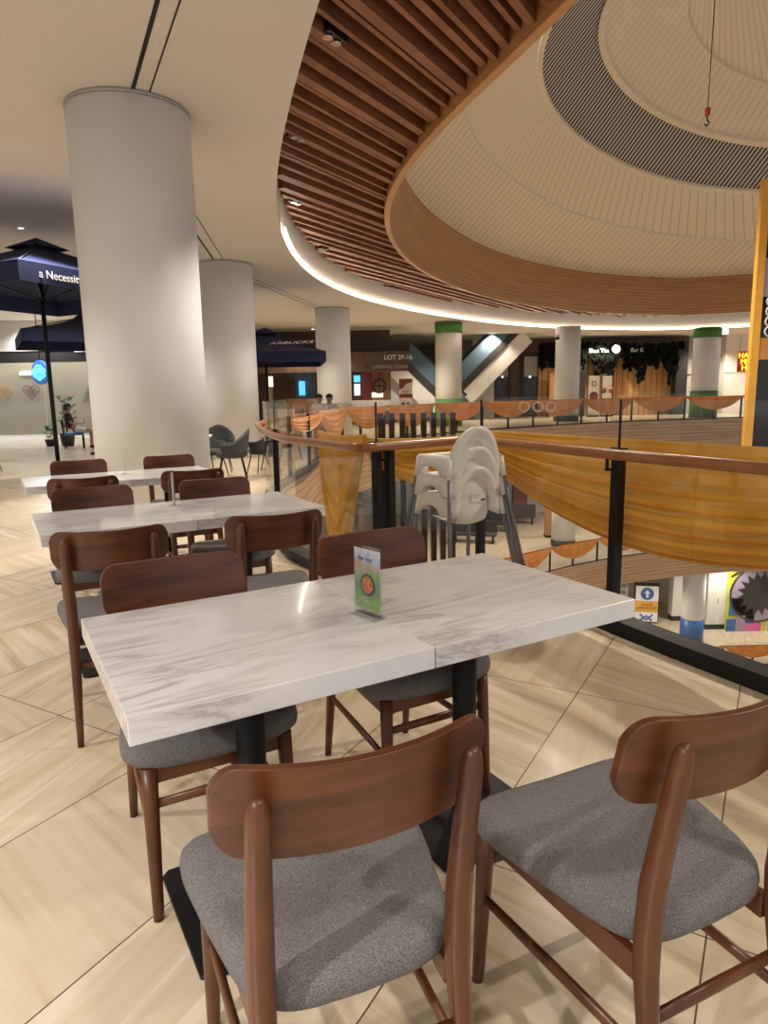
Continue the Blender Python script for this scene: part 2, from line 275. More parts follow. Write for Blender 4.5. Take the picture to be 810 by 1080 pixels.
# ------------------------------------------------------------------ helpers
class MB:
    def __init__(s): s.v = []; s.f = []; s.mi = []; s.sm = []
    def add(s, vs, fs, mi=0, smooth=False):
        o = len(s.v); s.v += [tuple(x) for x in vs]
        for f in fs: s.f.append([i+o for i in f]); s.mi.append(mi); s.sm.append(smooth)
    def box(s, c, d, rz=0, mi=0, mat=None):
        m = mat or Matrix.Translation(V(c)) @ Matrix.Rotation(rz, 4, 'Z')
        vs = [m @ V((x*d[0]/2, y*d[1]/2, z*d[2]/2)) for x in (-1, 1) for y in (-1, 1) for z in (-1, 1)]
        s.add(vs, [(0, 1, 3, 2), (4, 6, 7, 5), (0, 4, 5, 1), (2, 3, 7, 6), (0, 2, 6, 4), (1, 5, 7, 3)], mi); return s
    def bb(s, a, b, mi=0):
        return s.box([(a[i]+b[i])/2 for i in range(3)], [abs(b[i]-a[i]) for i in range(3)], 0, mi)
    def tube(s, pts, rad, n=12, mi=0, smooth=True, closed=False, caps=True):
        """rad: number, list, or list of (ra, rb); swept with a stable frame"""
        pts = [V(p) for p in pts]; k = len(pts); rings = []
        prev = None
        for i, p in enumerate(pts):
            a = pts[max(0, i-1)]; b_ = pts[min(k-1, i+1)]
            if closed: a = pts[(i-1) % k]; b_ = pts[(i+1) % k]
            t = (b_-a).normalized()
            if prev is None:
                ref = V((0, 0, 1)) if abs(t.z) < .9 else V((0, 1, 0)); x = (ref - t*ref.dot(t)).normalized()
            else: x = (prev - t*prev.dot(t)).normalized()
            prev = x; y = t.cross(x); r_ = rad[i] if isinstance(rad, (list, tuple)) else rad
            ra, rb = r_ if isinstance(r_, (list, tuple)) else (r_, r_)
            rings.append([p + x*ra*cos(2*pi*j/n) + y*rb*sin(2*pi*j/n) for j in range(n)])
        vs = [q for r_ in rings for q in r_]; fs = []
        for i in range(k if closed else k-1):
            for j in range(n):
                a = i*n+j; b_ = i*n+(j+1) % n; c_ = ((i+1) % k)*n+(j+1) % n; d_ = ((i+1) % k)*n+j
                fs.append((a, b_, c_, d_))
        s.add(vs, fs, mi, smooth)
        if caps and not closed:
            s.add(rings[0], [list(range(n))[::-1]], mi); s.add(rings[-1], [list(range(n))], mi)
        return s
    def lathe(s, prof, c=(0, 0, 0), n=32, mi=0, smooth=True):
        vs = []; fs = []
        for r_, z in prof: vs += [V(c)+V((r_*cos(2*pi*j/n), r_*sin(2*pi*j/n), z)) for j in range(n)]
        for i in range(len(prof)-1):
            for j in range(n): fs.append((i*n+j, i*n+(j+1) % n, (i+1)*n+(j+1) % n, (i+1)*n+j))
        s.add(vs, fs, mi, smooth)
        s.add([V(c)+V((prof[0][0]*cos(2*pi*j/n), prof[0][0]*sin(2*pi*j/n), prof[0][1])) for j in range(n)], [list(range(n))[::-1]], mi)
        s.add([V(c)+V((prof[-1][0]*cos(2*pi*j/n), prof[-1][0]*sin(2*pi*j/n), prof[-1][1])) for j in range(n)], [list(range(n))], mi)
        return s
    def prism(s, poly, z0, z1, mi=0, mat=None):
        n = len(poly); m = mat or Matrix.Identity(4)
        vs = [m @ V((x, y, z0)) for x, y in poly] + [m @ V((x, y, z1)) for x, y in poly]
        fs = [list(range(n))[::-1], list(range(n, 2*n))] + [(i, (i+1) % n, n+(i+1) % n, n+i) for i in range(n)]
        s.add(vs, fs, mi); return s
    def sheet(s, grid, mi=0, smooth=True, thick=0):
        a = len(grid); b_ = len(grid[0]); vs = [q for r_ in grid for q in r_]
        s.add(vs, [(i*b_+j, i*b_+j+1, (i+1)*b_+j+1, (i+1)*b_+j) for i in range(a-1) for j in range(b_-1)], mi, smooth); return s
    def ball(s, c, r_, n=12, mi=0, sc=(1, 1, 1)):
        vs = []; fs = []; k = n//2+1
        for i in range(k):
            th = pi*(.02+.96*i/(k-1))
            for j in range(n): vs.append(V(c)+V((r_*sc[0]*sin(th)*cos(2*pi*j/n), r_*sc[1]*sin(th)*sin(2*pi*j/n), r_*sc[2]*cos(th))))
        for i in range(k-1):
            for j in range(n): fs.append((i*n+j, (i+1)*n+j, (i+1)*n+(j+1) % n, i*n+(j+1) % n))
        fs += [list(range(n)), [(k-1)*n+j for j in range(n)][::-1]]
        s.add(vs, fs, mi, True); return s
    def build(s, name, mats, parent=None, bevel=0, weld=True, solid=0, sub=0):
        me = bpy.data.meshes.new(name); me.from_pydata(s.v, [], s.f)
        mats = mats if isinstance(mats, (list, tuple)) else [mats]
        for m_ in mats: me.materials.append(m_)
        for p, i, q in zip(me.polygons, s.mi, s.sm): p.material_index = i; p.use_smooth = q
        me.validate(); me.update()
        bm = bmesh.new(); bm.from_mesh(me)
        if weld: bmesh.ops.remove_doubles(bm, verts=bm.verts, dist=1e-5)
        if solid == 0: bmesh.ops.recalc_face_normals(bm, faces=bm.faces)
        bm.to_mesh(me); bm.free()
        o = bpy.data.objects.new(name, me); col.objects.link(o)
        if parent: o.parent = parent
        if solid:
            md = o.modifiers.new('solid', 'SOLIDIFY'); md.thickness = solid; md.offset = 0
        if bevel:
            md = o.modifiers.new('bevel', 'BEVEL'); md.width = bevel; md.segments = 3; md.limit_method = 'ANGLE'; md.angle_limit = R(40)
            me.polygons.foreach_set('use_smooth', [True]*len(me.polygons))
            wn_ = o.modifiers.new('wn', 'WEIGHTED_NORMAL'); wn_.keep_sharp = True
        if sub:
            md = o.modifiers.new('sub', 'SUBSURF'); md.levels = sub; md.render_levels = sub
        return o
def tag(o, label, cat, group=None, kind=None):
    if label: o['label'] = label
    if cat: o['category'] = cat
    if group: o['group'] = group
    if kind: o['kind'] = kind
    return o
def empty(name, loc=(0, 0, 0), rz=0, label=None, cat=None, group=None):
    o = bpy.data.objects.new(name, None); col.objects.link(o); o.location = loc; o.rotation_euler = (0, 0, rz)
    o.empty_display_size = .1
    return tag(o, label, cat, group)
def struct(o, label=None): o['kind'] = 'structure'; o['label'] = label or o.name.split('.')[0].replace('_', ' '); o['category'] = 'structure'; return o
CH = {}
def kids(o): return [c for c in bpy.data.objects if c.parent == o]
def copy_tree(o, parent=None):
    c = o.copy(); col.objects.link(c); c.parent = parent
    for ch in kids(o): copy_tree(ch, c)
    return c
def put(o, loc, rz, label, group=None):
    o.location = loc; o.rotation_euler = (0, 0, rz); o['label'] = label
    if group: o['group'] = group
    return o
def text(name, body, size, matx, loc, rot, parent=None, depth=.004, align='CENTER'):
    cu = bpy.data.curves.new(name, 'FONT'); cu.body = body; cu.size = size; cu.extrude = depth; cu.align_x = align; cu.align_y = 'CENTER'
    tmp = bpy.data.objects.new('tmp', cu); col.objects.link(tmp); bpy.context.view_layer.update()
    me = bpy.data.meshes.new_from_object(tmp.evaluated_get(bpy.context.evaluated_depsgraph_get()))
    bpy.data.objects.remove(tmp); me.materials.clear(); me.materials.append(matx)
    o = bpy.data.objects.new(name, me); col.objects.link(o); o.location = loc; o.rotation_euler = rot
    if parent: o.parent = parent
    return o
def smooth_closed(pts, it=2):
    for _ in range(it):
        n = len(pts); pts = [q for i in range(n) for q in (pts[i]*.75+pts[(i+1) % n]*.25, pts[i]*.25+pts[(i+1) % n]*.75)]
    return pts
def slab_holes(mb, outer, hole, z, up, mi=0):
    a = [V((x, y, 0)) for x, y in outer]; h = [V((x, y, 0)) for x, y in hole]
    tris = tessellate_polygon([a, h]); al = a+h
    mb.add([(p.x, p.y, z) for p in al], [t_ if up else t_[::-1] for t_ in tris], mi)

# ------------------------------------------------------------------ void edge, slabs, ceilings
near = [(6.0, -4.0), (3.4, -.35), (1.66, 2.85), (1.45, 3.24), (1.26, 3.62), (1.03, 4.14), (.84, 4.62), (.70, 5.08), (.28, 4.73), (-.15, 4.38),
        (-.43, 4.88), (-.79, 5.51), (-1.03, 6.24), (-1.3, 7.3), (-1.53, 8.4), (-1.62, 9.4), (-1.56, 10.6), (-1.42, 12.2), (-1.40, 14.2)]
far = [(-1.25, 16.2), (-.55, 18.6), (.6, 20.8), (2.1, 22.9), (3.9, 24.7), (6.0, 26.4), (8.2, 28.0), (10.6, 29.3), (13.2, 30.3), (16.2, 31.0), (20, 31), (24, 30), (28, 27), (31, 20), (31, -4)]
VOID = near+far
OUT = [(-34, -5), (33, -5), (33, 46), (-34, 46)]
LEV = 5.9
f_ = MB(); slab_holes(f_, OUT, VOID, 0, True); struct(f_.build('floor', M['tile'], weld=False), 'beige stone tile floor of the dining level')
for k, nm in ((1, 'middle'), (2, 'lower')):
    z = -LEV*k; o_ = MB(); 
    if k == 1: slab_holes(o_, OUT, VOID, z, True)
    else:
        slab_holes(o_, OUT, VOID, z, True)
    struct(o_.build('floor', M['tile_low'], weld=False), 'pale tile floor of the %s level across the atrium' % nm)
b_ = MB(); b_.add([(-34, -5, -17.7), (33, -5, -17.7), (33, 46, -17.7), (-34, 46, -17.7)], [(0, 1, 2, 3)]); struct(b_.build('floor', M['tile_low']), 'pale floor at the foot of the atrium')
for k in (0, 1, 2):
    z = -LEV*k; u_ = MB(); slab_holes(u_, OUT, VOID, z-1.25, False); struct(u_.build('ceiling', M['ceiling'], weld=False), 'white ceiling under the slab, storey %s below' % ('one', 'two', 'three')[k])
    s = MB(); pts = VOID; n_ = len(pts)
    vs = [(x, y, z) for x, y in pts]+[(x, y, z-1.25) for x, y in pts]
    s.add(vs, [(i, (i+1) % n_, n_+(i+1) % n_, n_+i) for i in range(n_)], 0)
    struct(s.build('trim_%d' % (k+1), M['clad'], weld=False), 'grooved timber cladding round the %s slab edge' % ('upper', 'middle', 'lower')[k])

# ceiling curves from the visible quadrant, mirrored about the opening's axes
C0 = V((13.7, 11.8))
def quad(px, z, cx=C0.x, cy=C0.y):
    """closed oval through the points seen at height z; the side away from the camera's left is its mirror image"""
    pol = sorted((atan2(p.y-cy, cx-p.x), hypot(p.x-cx, p.y-cy)) for p in (atz(a[0], a[1], z) for a in px))
    t1, r1_ = pol[-1]; t0, r0_ = pol[0]; far_r = r1_*max(.5, sin(t1)); near_r = far_r
    pol = [(-pi/2, near_r)]+([(t0-(t0+pi/2)*.5, (r0_*.7+near_r*.3))] if t0 > -1.2 else [])+pol+[(pi/2, far_r)]
    def rad(t):
        for (a, ra), (b2, rb) in zip(pol, pol[1:]):
            if t <= b2:
                k = (t-a)/(b2-a) if b2 > a else 0; return ra+(rb-ra)*k
        return pol[-1][1]
    K = 120; r1 = [rad(-pi/2+pi*i/K) for i in range(K+1)]
    for _ in range(30): r1 = [r1[0]]+[(r1[i-1]+2*r1[i]+r1[i+1])/4 for i in range(1, K)]+[r1[-1]]
    out = [V((cx-r1[i]*cos(-pi/2+pi*i/K), cy+r1[i]*sin(-pi/2+pi*i/K))) for i in range(K+1)]
    out += [V((cx+r1[i]*cos(-pi/2+pi*i/K), cy+r1[i]*sin(-pi/2+pi*i/K))) for i in range(K-1, 0, -1)]
    return out
RB, RT = CEIL+.48, CEIL+1.0   # ring underside, backing above the slats
ring = quad([(415, 210), (413, 240), (430, 270), (480, 300), (560, 322), (650, 331), (800, 332), (440, 170), (500, 110), (560, 55), (634, 0)], RB)
outr = quad([(300, 245), (315, 275), (345, 300), (400, 320), (480, 335), (600, 347), (700, 348), (296, 200), (300, 160), (318, 95), (350, 0)], CEIL)
c_ = MB(); slab_holes(c_, OUT, [(p.x, p.y) for p in outr], CEIL, False); struct(c_.build('ceiling', M['ceiling'], weld=False), 'smooth cream ceiling over the dining floor')
def band(a, za, b2, zb, name, mat, label, smooth=True):
    s = MB(); n = len(a); s.add([(p.x, p.y, za) for p in a]+[(p.x, p.y, zb) for p in b2], [(i, (i+1) % n, n+(i+1) % n, n+i) for i in range(n)], 0, smooth)
    return struct(s.build(name, mat, weld=False), label)
def scaled(a, k): return [C0+(p-C0)*k for p in a]
def inset(a, d):  # move towards the centre by d metres
    return [p+(C0-p).normalized()*d for p in a]
band(outr, CEIL, outr, RT, 'trim_4', M['ceiling'], 'white upstand of the lit cove round the slatted ceiling')
gapf = lambda p: .05+.55*max(0, min(1, (p.y-12.0)/11))
cov = [p+(C0-p).normalized()*(gapf(p)+.02) for p in outr]
band(outr, RT, cov, RT, 'ceiling', M['ceiling'], 'white cove strip round the slatted ceiling', False)
band(cov, RT, inset(ring, -.1), RT, 'ceiling', M['slatdark'], 'dark backing above the timber slats', False)
# ring: lip underneath, inner face, hidden outer face
band(inset(ring, -.11), RB, ring, RB, 'trim_5', M['ringlip'], 'timber lip under the oval ceiling ring', False)
band(inset(ring, -.11), RB, inset(ring, -.11), RT, 'trim_6', M['ringlip'], 'outer face of the oval ceiling ring')
ring_top = quad([(440, 190), (460, 226), (503, 252), (568, 276), (633, 286), (719, 289), (793, 289)], 6.32)
rt = [p for p in inset(ring, .12)]
band(ring, RB, rt, 6.28, 'trim_7', M['ring'], 'grooved timber inner face of the oval ceiling ring')
gr = quad([(493, 122), (510, 160), (560, 200), (640, 235), (720, 250), (800, 255)], 6.72)
lo = quad([(570, 53), (573, 87), (593, 123), (640, 160), (690, 183), (740, 195), (803, 200)], 7.18)
lo2 = quad([(564, 56), (567, 90), (588, 127), (636, 165), (688, 188), (738, 200), (803, 205)], 7.14)
li = quad([(628, 7), (633, 57), (653, 90), (690, 120), (740, 142), (807, 155)], 7.48)
li2 = quad([(634, 5), (640, 55), (659, 86), (695, 115), (743, 137), (808, 149)], 7.50)
ic = quad([(715, 0), (730, 30), (752, 60), (780, 78), (808, 88)], 7.9)
band(rt, 6.28, gr, 6.72, 'ceiling', M['plank1'], 'cream plank dome, outermost ring', False)
band(gr, 6.72, gr, 6.77, 'trim_8', M['dome_edge'], 'thin step in the cream plank dome')
band(gr, 6.77, lo2, 7.14, 'ceiling', M['plank2'], 'cream plank dome, ring outside the louvre', False)
band(lo2, 7.11, lo, 7.12, 'trim_9', M['dome_edge'], 'cream rim outside the louvre band', False)
band(lo, 7.19, li, 7.51, 'ceiling', M['louvre'], 'grey louvre band of the dome', False)
band(lo, 7.12, lo, 7.19, 'trim_10', M['dome_edge'], 'cream reveal outside the louvre band')
band(li, 7.46, li2, 7.47, 'trim_11', M['dome_edge'], 'cream rim inside the louvre band', False)
band(li, 7.46, li, 7.51, 'trim_12', M['dome_edge'], 'cream reveal inside the louvre band')
band(li2, 7.47, li2, 7.56, 'trim_13', M['dome_edge'], 'cream step inside the louvre band')
band(li2, 7.56, ic, 7.9, 'ceiling', M['plank3'], 'cream plank dome, ring inside the louvre', False)
band(ic, 7.9, ic, 7.96, 'trim_14', M['dome_edge'], 'thin step at the crown of the dome')
s = MB(); s.add([(p.x, p.y, 7.96) for p in ic], [list(range(len(ic)))]); struct(s.build('ceiling', M['plank2'], weld=False), 'cream plank crown of the dome')

# slats between the ring and the ceiling edge
def crossings(poly, p, d):
    ts = []; n = len(poly)
    for i in range(n):
        a = poly[i]; b2 = poly[(i+1) % n]; e = b2-a; den = d.x*e.y-d.y*e.x
        if abs(den) < 1e-9: continue
        t = ((a.x-p.x)*e.y-(a.y-p.y)*e.x)/den; s2 = ((a.x-p.x)*d.y-(a.y-p.y)*d.x)/den
        if 0 <= s2 < 1: ts.append(t)
    return sorted(ts)
SD = V((.53, .848)); SN = V((.848, -.53))
rngo = inset(ring, -.12)
sl = MB(); rr = random.Random(3); c = -14.0; k = 0
while c < 14.0:
    wdt = (.06, .12, .06, .15, .09)[rr.randrange(5)]; p = SN*c
    to = crossings(outr, p, SD); ti = crossings(rngo, p, SD)
    segs = []
    if len(to) >= 2:
        if len(ti) >= 2: segs = [(to[0], ti[0], 0, 1), (ti[-1], to[-1], 1, 0)]
        else: segs = [(to[0], to[-1], 0, 0)]
    for a, b2, fa, fb in segs:
        pa = p+SD*a; pb = p+SD*b2
        if not fa: a += gapf(pa)*(.75+.5*rr.random())+.01
        if not fb: b2 -= gapf(pb)*(.5+1.6*rr.random())+.01
        pa = p+SD*a; pb = p+SD*b2
        if b2-a < .15 or max(pa.y, pb.y) < 1: continue
        mid = (pa+pb)/2; sl.box((mid.x, mid.y, CEIL+.70+.03*(k % 3)), (b2-a, wdt, .30), atan2(SD.y, SD.x))
    c += wdt+.10+.05*rr.random(); k += 1
so = struct(sl.build('ceiling', M['slat'], weld=False), 'parallel reddish timber slats of the oval ceiling')
# cove light strip lying behind the lip on the far side
cl = [p for p in outr if p.y > 12.3]
cl.sort(key=lambda p: atan2(p.y-C0.y, p.x-C0.x))
s = MB(); s.tube([(p.x+(C0-p).normalized().x*.06, p.y+(C0-p).normalized().y*.06, CEIL+.04) for p in cl], .026, 6)
tag(s.build('cove_light', M['led'], weld=False), 'warm light strip glowing in the cove round the slatted ceiling', 'light strip')

# lighting track slots running over the columns
for i, pts in enumerate(([(178, 0), (145, 108)], [(201, 229), (234, 279)], [(262, 294), (342, 327)])):
    a = atz(*pts[0], CEIL); b2 = atz(*pts[1], CEIL); d = (b2-a).normalized(); a2 = a-d*(6 if i == 0 else .3); nrm = V((-d.y, d.x, 0)); w_ = (.15, .2, .22)[i]
    s = MB(); L_ = (b2-a2).length; mid = (a2+b2)/2; an = atan2(d.y, d.x)
    for off, ww in ((w_*.5, .035 if i < 2 else .02), (-w_*.5, .012)):
        s.box(mid+nrm*off+V((0, 0, -.004)), (L_, ww, .006), an)
    struct(s.build('trim_%d' % (15+i), M['black'], weld=False), 'dark slots of a ceiling lighting track')

# ------------------------------------------------------------------ spot lamps without fittings, some added for brightness; visible downlight fittings follow
for i, (x, y, z, W_, cone, rad, cc) in enumerate(SPOTS):
    ld = bpy.data.lights.new('lamp', 'SPOT'); ld.energy = W_; ld.color = cc; ld.spot_size = R(cone); ld.spot_blend = .6; ld.shadow_soft_size = rad
    lo_ = bpy.data.objects.new('lamp', ld); col.objects.link(lo_); lo_.location = (x, y, z-.06)
dl = []
VIS = [((22, 240), 'small round downlight in the ceiling left of the nearest column, beside the parasol top'), ((41, 254), 'small round downlight just above the parasol peak')]
def downlight(loc, label, group=None, size=.07):
    r_ = empty('downlight', loc, 0, label, 'light', group)
    MB().lathe([(size, -.012), (size, 0), (size*.8, .0)], n=20).build('rim', M['ceiling'], r_)
    MB().lathe([(size*.7, -.014), (size*.7, -.006)], n=20).build('lamp_face', M['lamp'], r_); return r_
for (px, py), lb in VIS: downlight(atz(px, py, CEIL), lb, size=.06)
for (px, py), lb in (((330, 347), 'tiny bright downlight in the ceiling left of the third white column'), ((533, 357), 'tiny bright downlight in the ceiling between the green-banded column and the white column'),
                     ((707, 357), 'tiny bright downlight in the ceiling above the timber-slatted shop')):
    downlight(atz(px, py, CEIL), lb, size=.10)
# square twin spotlights set between the slats
def slat_spot(px, py, label):
    p = atz(px, py, CEIL+.58); r_ = empty('recessed_spotlight', p, atan2(SD.y, SD.x), label, 'light', 'recessed twin spotlights in the slatted ceiling')
    MB().box((0, 0, .04), (.30, .17, .10)).build('housing', M['gloss_black'], r_)
    for sx in (-.07, .07):
        MB().lathe([(.052, -.03), (.045, -.012), (.03, -.011)], (sx, 0, 0), 16).build('reflector', M['chrome'], r_)
        MB().lathe([(.028, -.026), (.028, -.012)], (sx, 0, 0), 12).build('bulb', M['lamp'], r_)
for (px, py), lb in (((350, 40), 'recessed twin spotlight among the slats, nearest and largest, at the top'), ((314, 145), 'recessed twin spotlight among the slats, second one down'),
                     ((312, 213), 'recessed twin spotlight among the slats, third one down'), ((340, 262), 'small recessed twin spotlight where the slats start to fan away'), ((414, 303), 'farthest recessed twin spotlight near the end of the slats')):
    slat_spot(px, py, lb)
# hook on a cable from the dome
hk = aty(746, 122, 10.0); hr = empty('hanging_hook', hk, 0, 'small red and black lifting hook hanging on a thin cable under the dome', 'hook')
MB().tube([(0, 0, .05), (.02, 0, 7.7-hk.z)], .006, 6).build('cable', M['black'], hr)
MB().box((0, 0, .05), (.06, .06, .10)).build('block', M['red'], hr, bevel=.01)
MB().tube([(0, 0, 0), (.0, 0, -.05), (.035, 0, -.09), (.0, 0, -.13), (-.035, 0, -.10)], .011, 8).build('hook', M['black'], hr)

# ------------------------------------------------------------------ columns
def column(x, y, r_, label, bands=(), z1=CEIL, z0=0, mat='column', base=True):
    e = empty('round_column', (x, y, z0), 0, label, 'column')
    MB().lathe([(r_, .0), (r_, z1-z0-.04)], n=64).build('shaft', M[mat], e)
    MB().lathe([(r_+.006, z1-z0-.035), (r_+.006, z1-z0)], n=64).build('top_ring', M['greywall'], e)
    for za, zb, m_ in bands: MB().lathe([(r_+.02, za), (r_+.02, zb)], n=48).build('band', M[m_], e)
    return e
column(-2.52, 7.5, .60, 'nearest thick white round column behind the far end of the tables')
column(-3.42, 15.6, .62, 'second white round column, behind the dark tub chairs')
column(-1.62, 23.6, .58, 'third white round column, behind the two seated heads')
p = aty(473.5, 345, 28.4); column(p.x, 28.6, .54, 'white round column with a green band, in front of the escalators', [(3.75, 4.17, 'green'), (.0, 1.12, 'green')], mat='lightwall')
p = aty(602, 350, 31.2); column(p.x, 31.6, .55, 'plain white round column left of the timber-slatted shop', [(0, .25, 'dark')])
p = aty(748.5, 350, 33); column(p.x, 33.2, .60, 'round column with green bands top and bottom, by the red doorway', [(3.72, 4.17, 'green'), (0, 1.25, 'green')])
p = atz(733, 681, -11.8); column(p.x, p.y+.5, .56, 'white round column with a blue foot, two storeys below', [(0, 1.35, 'blue')], z1=-7.15, z0=-11.8)

# ------------------------------------------------------------------ tables
U = V((.8655, .501, 0)); VV = V((-.501, .8655, 0)); AZ = atan2(.501, .8655)
B1 = V((-.484, 1.180, 0)); B2 = V((-1.518, 2.942, 0)); B3 = B2+(B2-B1)+V((.08, -.04, 0))
def make_table(mat):
    r_ = empty('cafe_table', cat='table')
    MB().box((0, 0, .723), (.692, .698, .054)).build('tabletop', mat, r_, bevel=.0025)
    MB().box((0, 0, .69), (.4, .4, .012)).build('mounting_plate', M['black'], r_)
    MB().lathe([(.0375, .012), (.0375, .686)], n=28).build('pedestal', M['black'], r_)
    MB().prism([(sx*(.215-.02*q), sy*(.215-.02*(1-q))) for sx, sy, qs in ((1, 1, (0, 1)), (-1, 1, (1, 0)), (-1, -1, (0, 1)), (1, -1, (1, 0))) for q in qs], .0, .012).build('base_plate', M['black'], r_, bevel=.003)
    return r_
tp = None
TL = {}
for i, (b0, names) in enumerate(((B1, ('nearest marble cafe table on the left, in the foreground', 'nearest marble cafe table on the right, its corner pointing at the railing post')),
                                 (B2, ('left marble cafe table of the middle row', 'right marble cafe table of the middle row')),
                                 (B3, ('left marble cafe table of the farthest row, before the thick column', 'right marble cafe table of the farthest row, before the thick column')))):
    for k in (0, 1):
        c_ = b0 + U*(.347+.6945*k) + VV*.35
        o = make_table(M['marble' if k == 0 else 'marble2']) if i == 0 else copy_tree(TL[k])
        if i == 0: TL[k] = o
        put(o, c_, AZ, names[k], 'marble cafe tables pushed together in pairs')

# ------------------------------------------------------------------ chairs
def make_chair():
    r_ = empty('dining_chair', cat='chair')
    # seat: rounded trapezoid, dished pad
    def outline(t, k=1.0):
        e = 5.4; c_, s_ = cos(t), sin(t)
        x = (abs(c_)**(2/e))*(1 if c_ > 0 else -1); y = (abs(s_)**(2/e))*(1 if s_ > 0 else -1)
        wd = .217+.042*y
        return x*wd*k, (y*.228-.008*(abs(x)**2)*(-1 if y < 0 else 1))*k
    n = 56; prof = [(.88, .414), (.955, .413), (.992, .423), (1.0, .440), (.988, .457), (.95, .469), (.87, .475), (.6, .472), (.3, .469), (.03, .468)]
    vs = []; fs = []
    for k, z in prof:
        for j in range(n):
            x, y = outline(2*pi*j/n, k); dz = .012*(abs(x)/.23)**2 - .004*max(0, y/.22)**3*2
            vs.append((x, y-.018, z+dz))
    for i in range(len(prof)-1):
        for j in range(n): fs.append((i*n+j, i*n+(j+1) % n, (i+1)*n+(j+1) % n, (i+1)*n+j))
    fs += [list(range(n))[::-1], list(range((len(prof)-1)*n, len(prof)*n))]
    s = MB(); s.add(vs, fs, 0, True); s.build('seat', M['fabric'], r_)
    # frame rails under the seat
    s = MB()
    fl = V((-.18, .175, .392)); fr = V((.18, .175, .392)); rl = V((-.156, -.232, .388)); rr_ = V((.156, -.232, .388)); ql = V((-.15, -.15, .386)); qr = V((.15, -.15, .386))
    for a, b_ in ((fl, fr), (ql, qr), (fl, rl), (fr, rr_)):
        d = b_-a; s.box((a+b_)/2, (d.length, .022, .048), atan2(d.y, d.x))
    s.build('seat_frame', M['walnut'], r_, bevel=.004)
    for sx in (-1, 1):   # front legs
        s = MB(); s.tube([(sx*.190, .205, 0), (sx*.189, .202, .03), (sx*.184, .188, .30), (sx*.182, .182, .418)], [(.0125, .0135), (.0135, .0145), (.0175, .020), (.0175, .021)], 14)
        s.build('leg', M['walnut'], r_)
    for sx in (-1, 1):   # rear legs sweep up to carry the back
        pts = [(sx*.170, -.300, 0), (sx*.167, -.286, .12), (sx*.163, -.262, .30), (sx*.161, -.250, .40), (sx*.160, -.248, .47), (sx*.160, -.254, .56), (sx*.160, -.270, .66), (sx*.160, -.285, .74), (sx*.160, -.294, .79), (sx*.160, -.297, .812), (sx*.160, -.298, .822), (sx*.160, -.298, .826)]
        rd = [(.0115, .0125), (.014, .015), (.0185, .018), (.022, .0205), (.0235, .021), (.023, .0215), (.020, .020), (.0185, .0185), (.0175, .018), (.0145, .015), (.009, .0095), (.003, .003)]
        MB().tube(pts, rd, 14).build('leg', M['walnut'], r_)
    # stretchers
    for sx in (-1, 1):
        a = V((sx*.186, .192, .225)); b_ = V((sx*.164, -.268, .245))
        MB().tube([a, (a+b_)/2, b_], [(.012, .008), (.014, .009), (.012, .008)], 10).build('stretcher', M['walnut'], r_)
    for y, z, xx in ((.188, .315, .182), (-.260, .315, .160)):
        MB().tube([(-xx, y, z), (0, y, z), (xx, y, z)], [(.013, .008), (.0145, .009), (.013, .008)], 10).build('stretcher', M['walnut'], r_)
    # backrest: bent plywood with large rounded ends
    nx, nz = 52, 10; hw = .216; zc = .768; hh = .080; th = .0085
    def P_(i, j, side):
        t = -1+2*i/nx; t = .45*t+.55*sin(t*pi/2); x = hw*t
        e = max(0, (abs(t)-.76)/.24); h_ = hh*(1-e**2.4*.62) if e else hh
        h_ = hh*(sqrt(max(0, 1-(e*.93)**2.6)))
        top = zc+h_*(.96)+.010*(t*t); bot = zc-h_*1.0+.006*(t*t)
        z = bot+(top-bot)*j/nz
        lean = -(z-zc)*.22
        y = -.272+.052*t*t+lean
        return V((x, y+side*th, z))
    s = MB()
    for side in (-1, 1): s.sheet([[P_(i, j, side) for j in range(nz+1)] for i in range(nx+1)], 0)
    for j in (0, nz): s.sheet([[P_(i, j, q) for q in (-1, -.4, .4, 1)] for i in range(nx+1)], 0)
    for i in (0, nx): s.sheet([[P_(i, j, q) for q in (-1, -.4, .4, 1)] for j in range(nz+1)], 0)
    o = s.build('backrest', M['walnut_back'], r_, bevel=.0035)
    return r_
chair = make_chair()
CHG = 'walnut dining chairs with grey seats round the marble tables'
# base corner, along the table, across it, facing, label
hd = pi/2  # local +y is the facing direction
def heading(deg): return R(deg)-pi/2
CHAIRS = [
    (B1, .285, -.205, 112, 'walnut chair in the foreground centre, back turned to us, tucked under the nearest table'),
    (B1, .856, -.398, 115, 'walnut chair in the right foreground, pulled out, a shadow across its seat'),
    (B1, .285, .600, 299, 'walnut chair beyond the nearest left table, its backrest rising over the marble edge'),
    (B1, .990, .610, 299, 'walnut chair beyond the nearest right table, directly behind the menu card'),
    (B2, .250, -.290, 112, 'walnut chair nearest the open floor, at the near side of the middle left table'),
    (B2, .905, -.335, 114, 'walnut chair at the near side of the middle right table, whole curved back showing'),
    (B2, .320, .600, 298, 'walnut chair on the far side of the middle left table'),
    (B2, 1.010, .560, 298, 'walnut chair on the far side of the middle right table'),
    (B3, .340, -.28, 114, 'walnut chair at the near side of the farthest left table'),
    (B3, 1.040, -.28, 116, 'walnut chair at the near side of the farthest right table'),
    (B3, .430, .600, 298, 'walnut chair on the far side of the farthest left table'),
    (B3, 1.150, .560, 298, 'walnut chair on the far side of the farthest right table, against the thick column'),
]
for i, (b0, a, c_, h_, lb) in enumerate(CHAIRS):
    o = chair if i == 0 else copy_tree(chair); put(o, b0+U*a+VV*c_, heading(h_), lb, CHG)

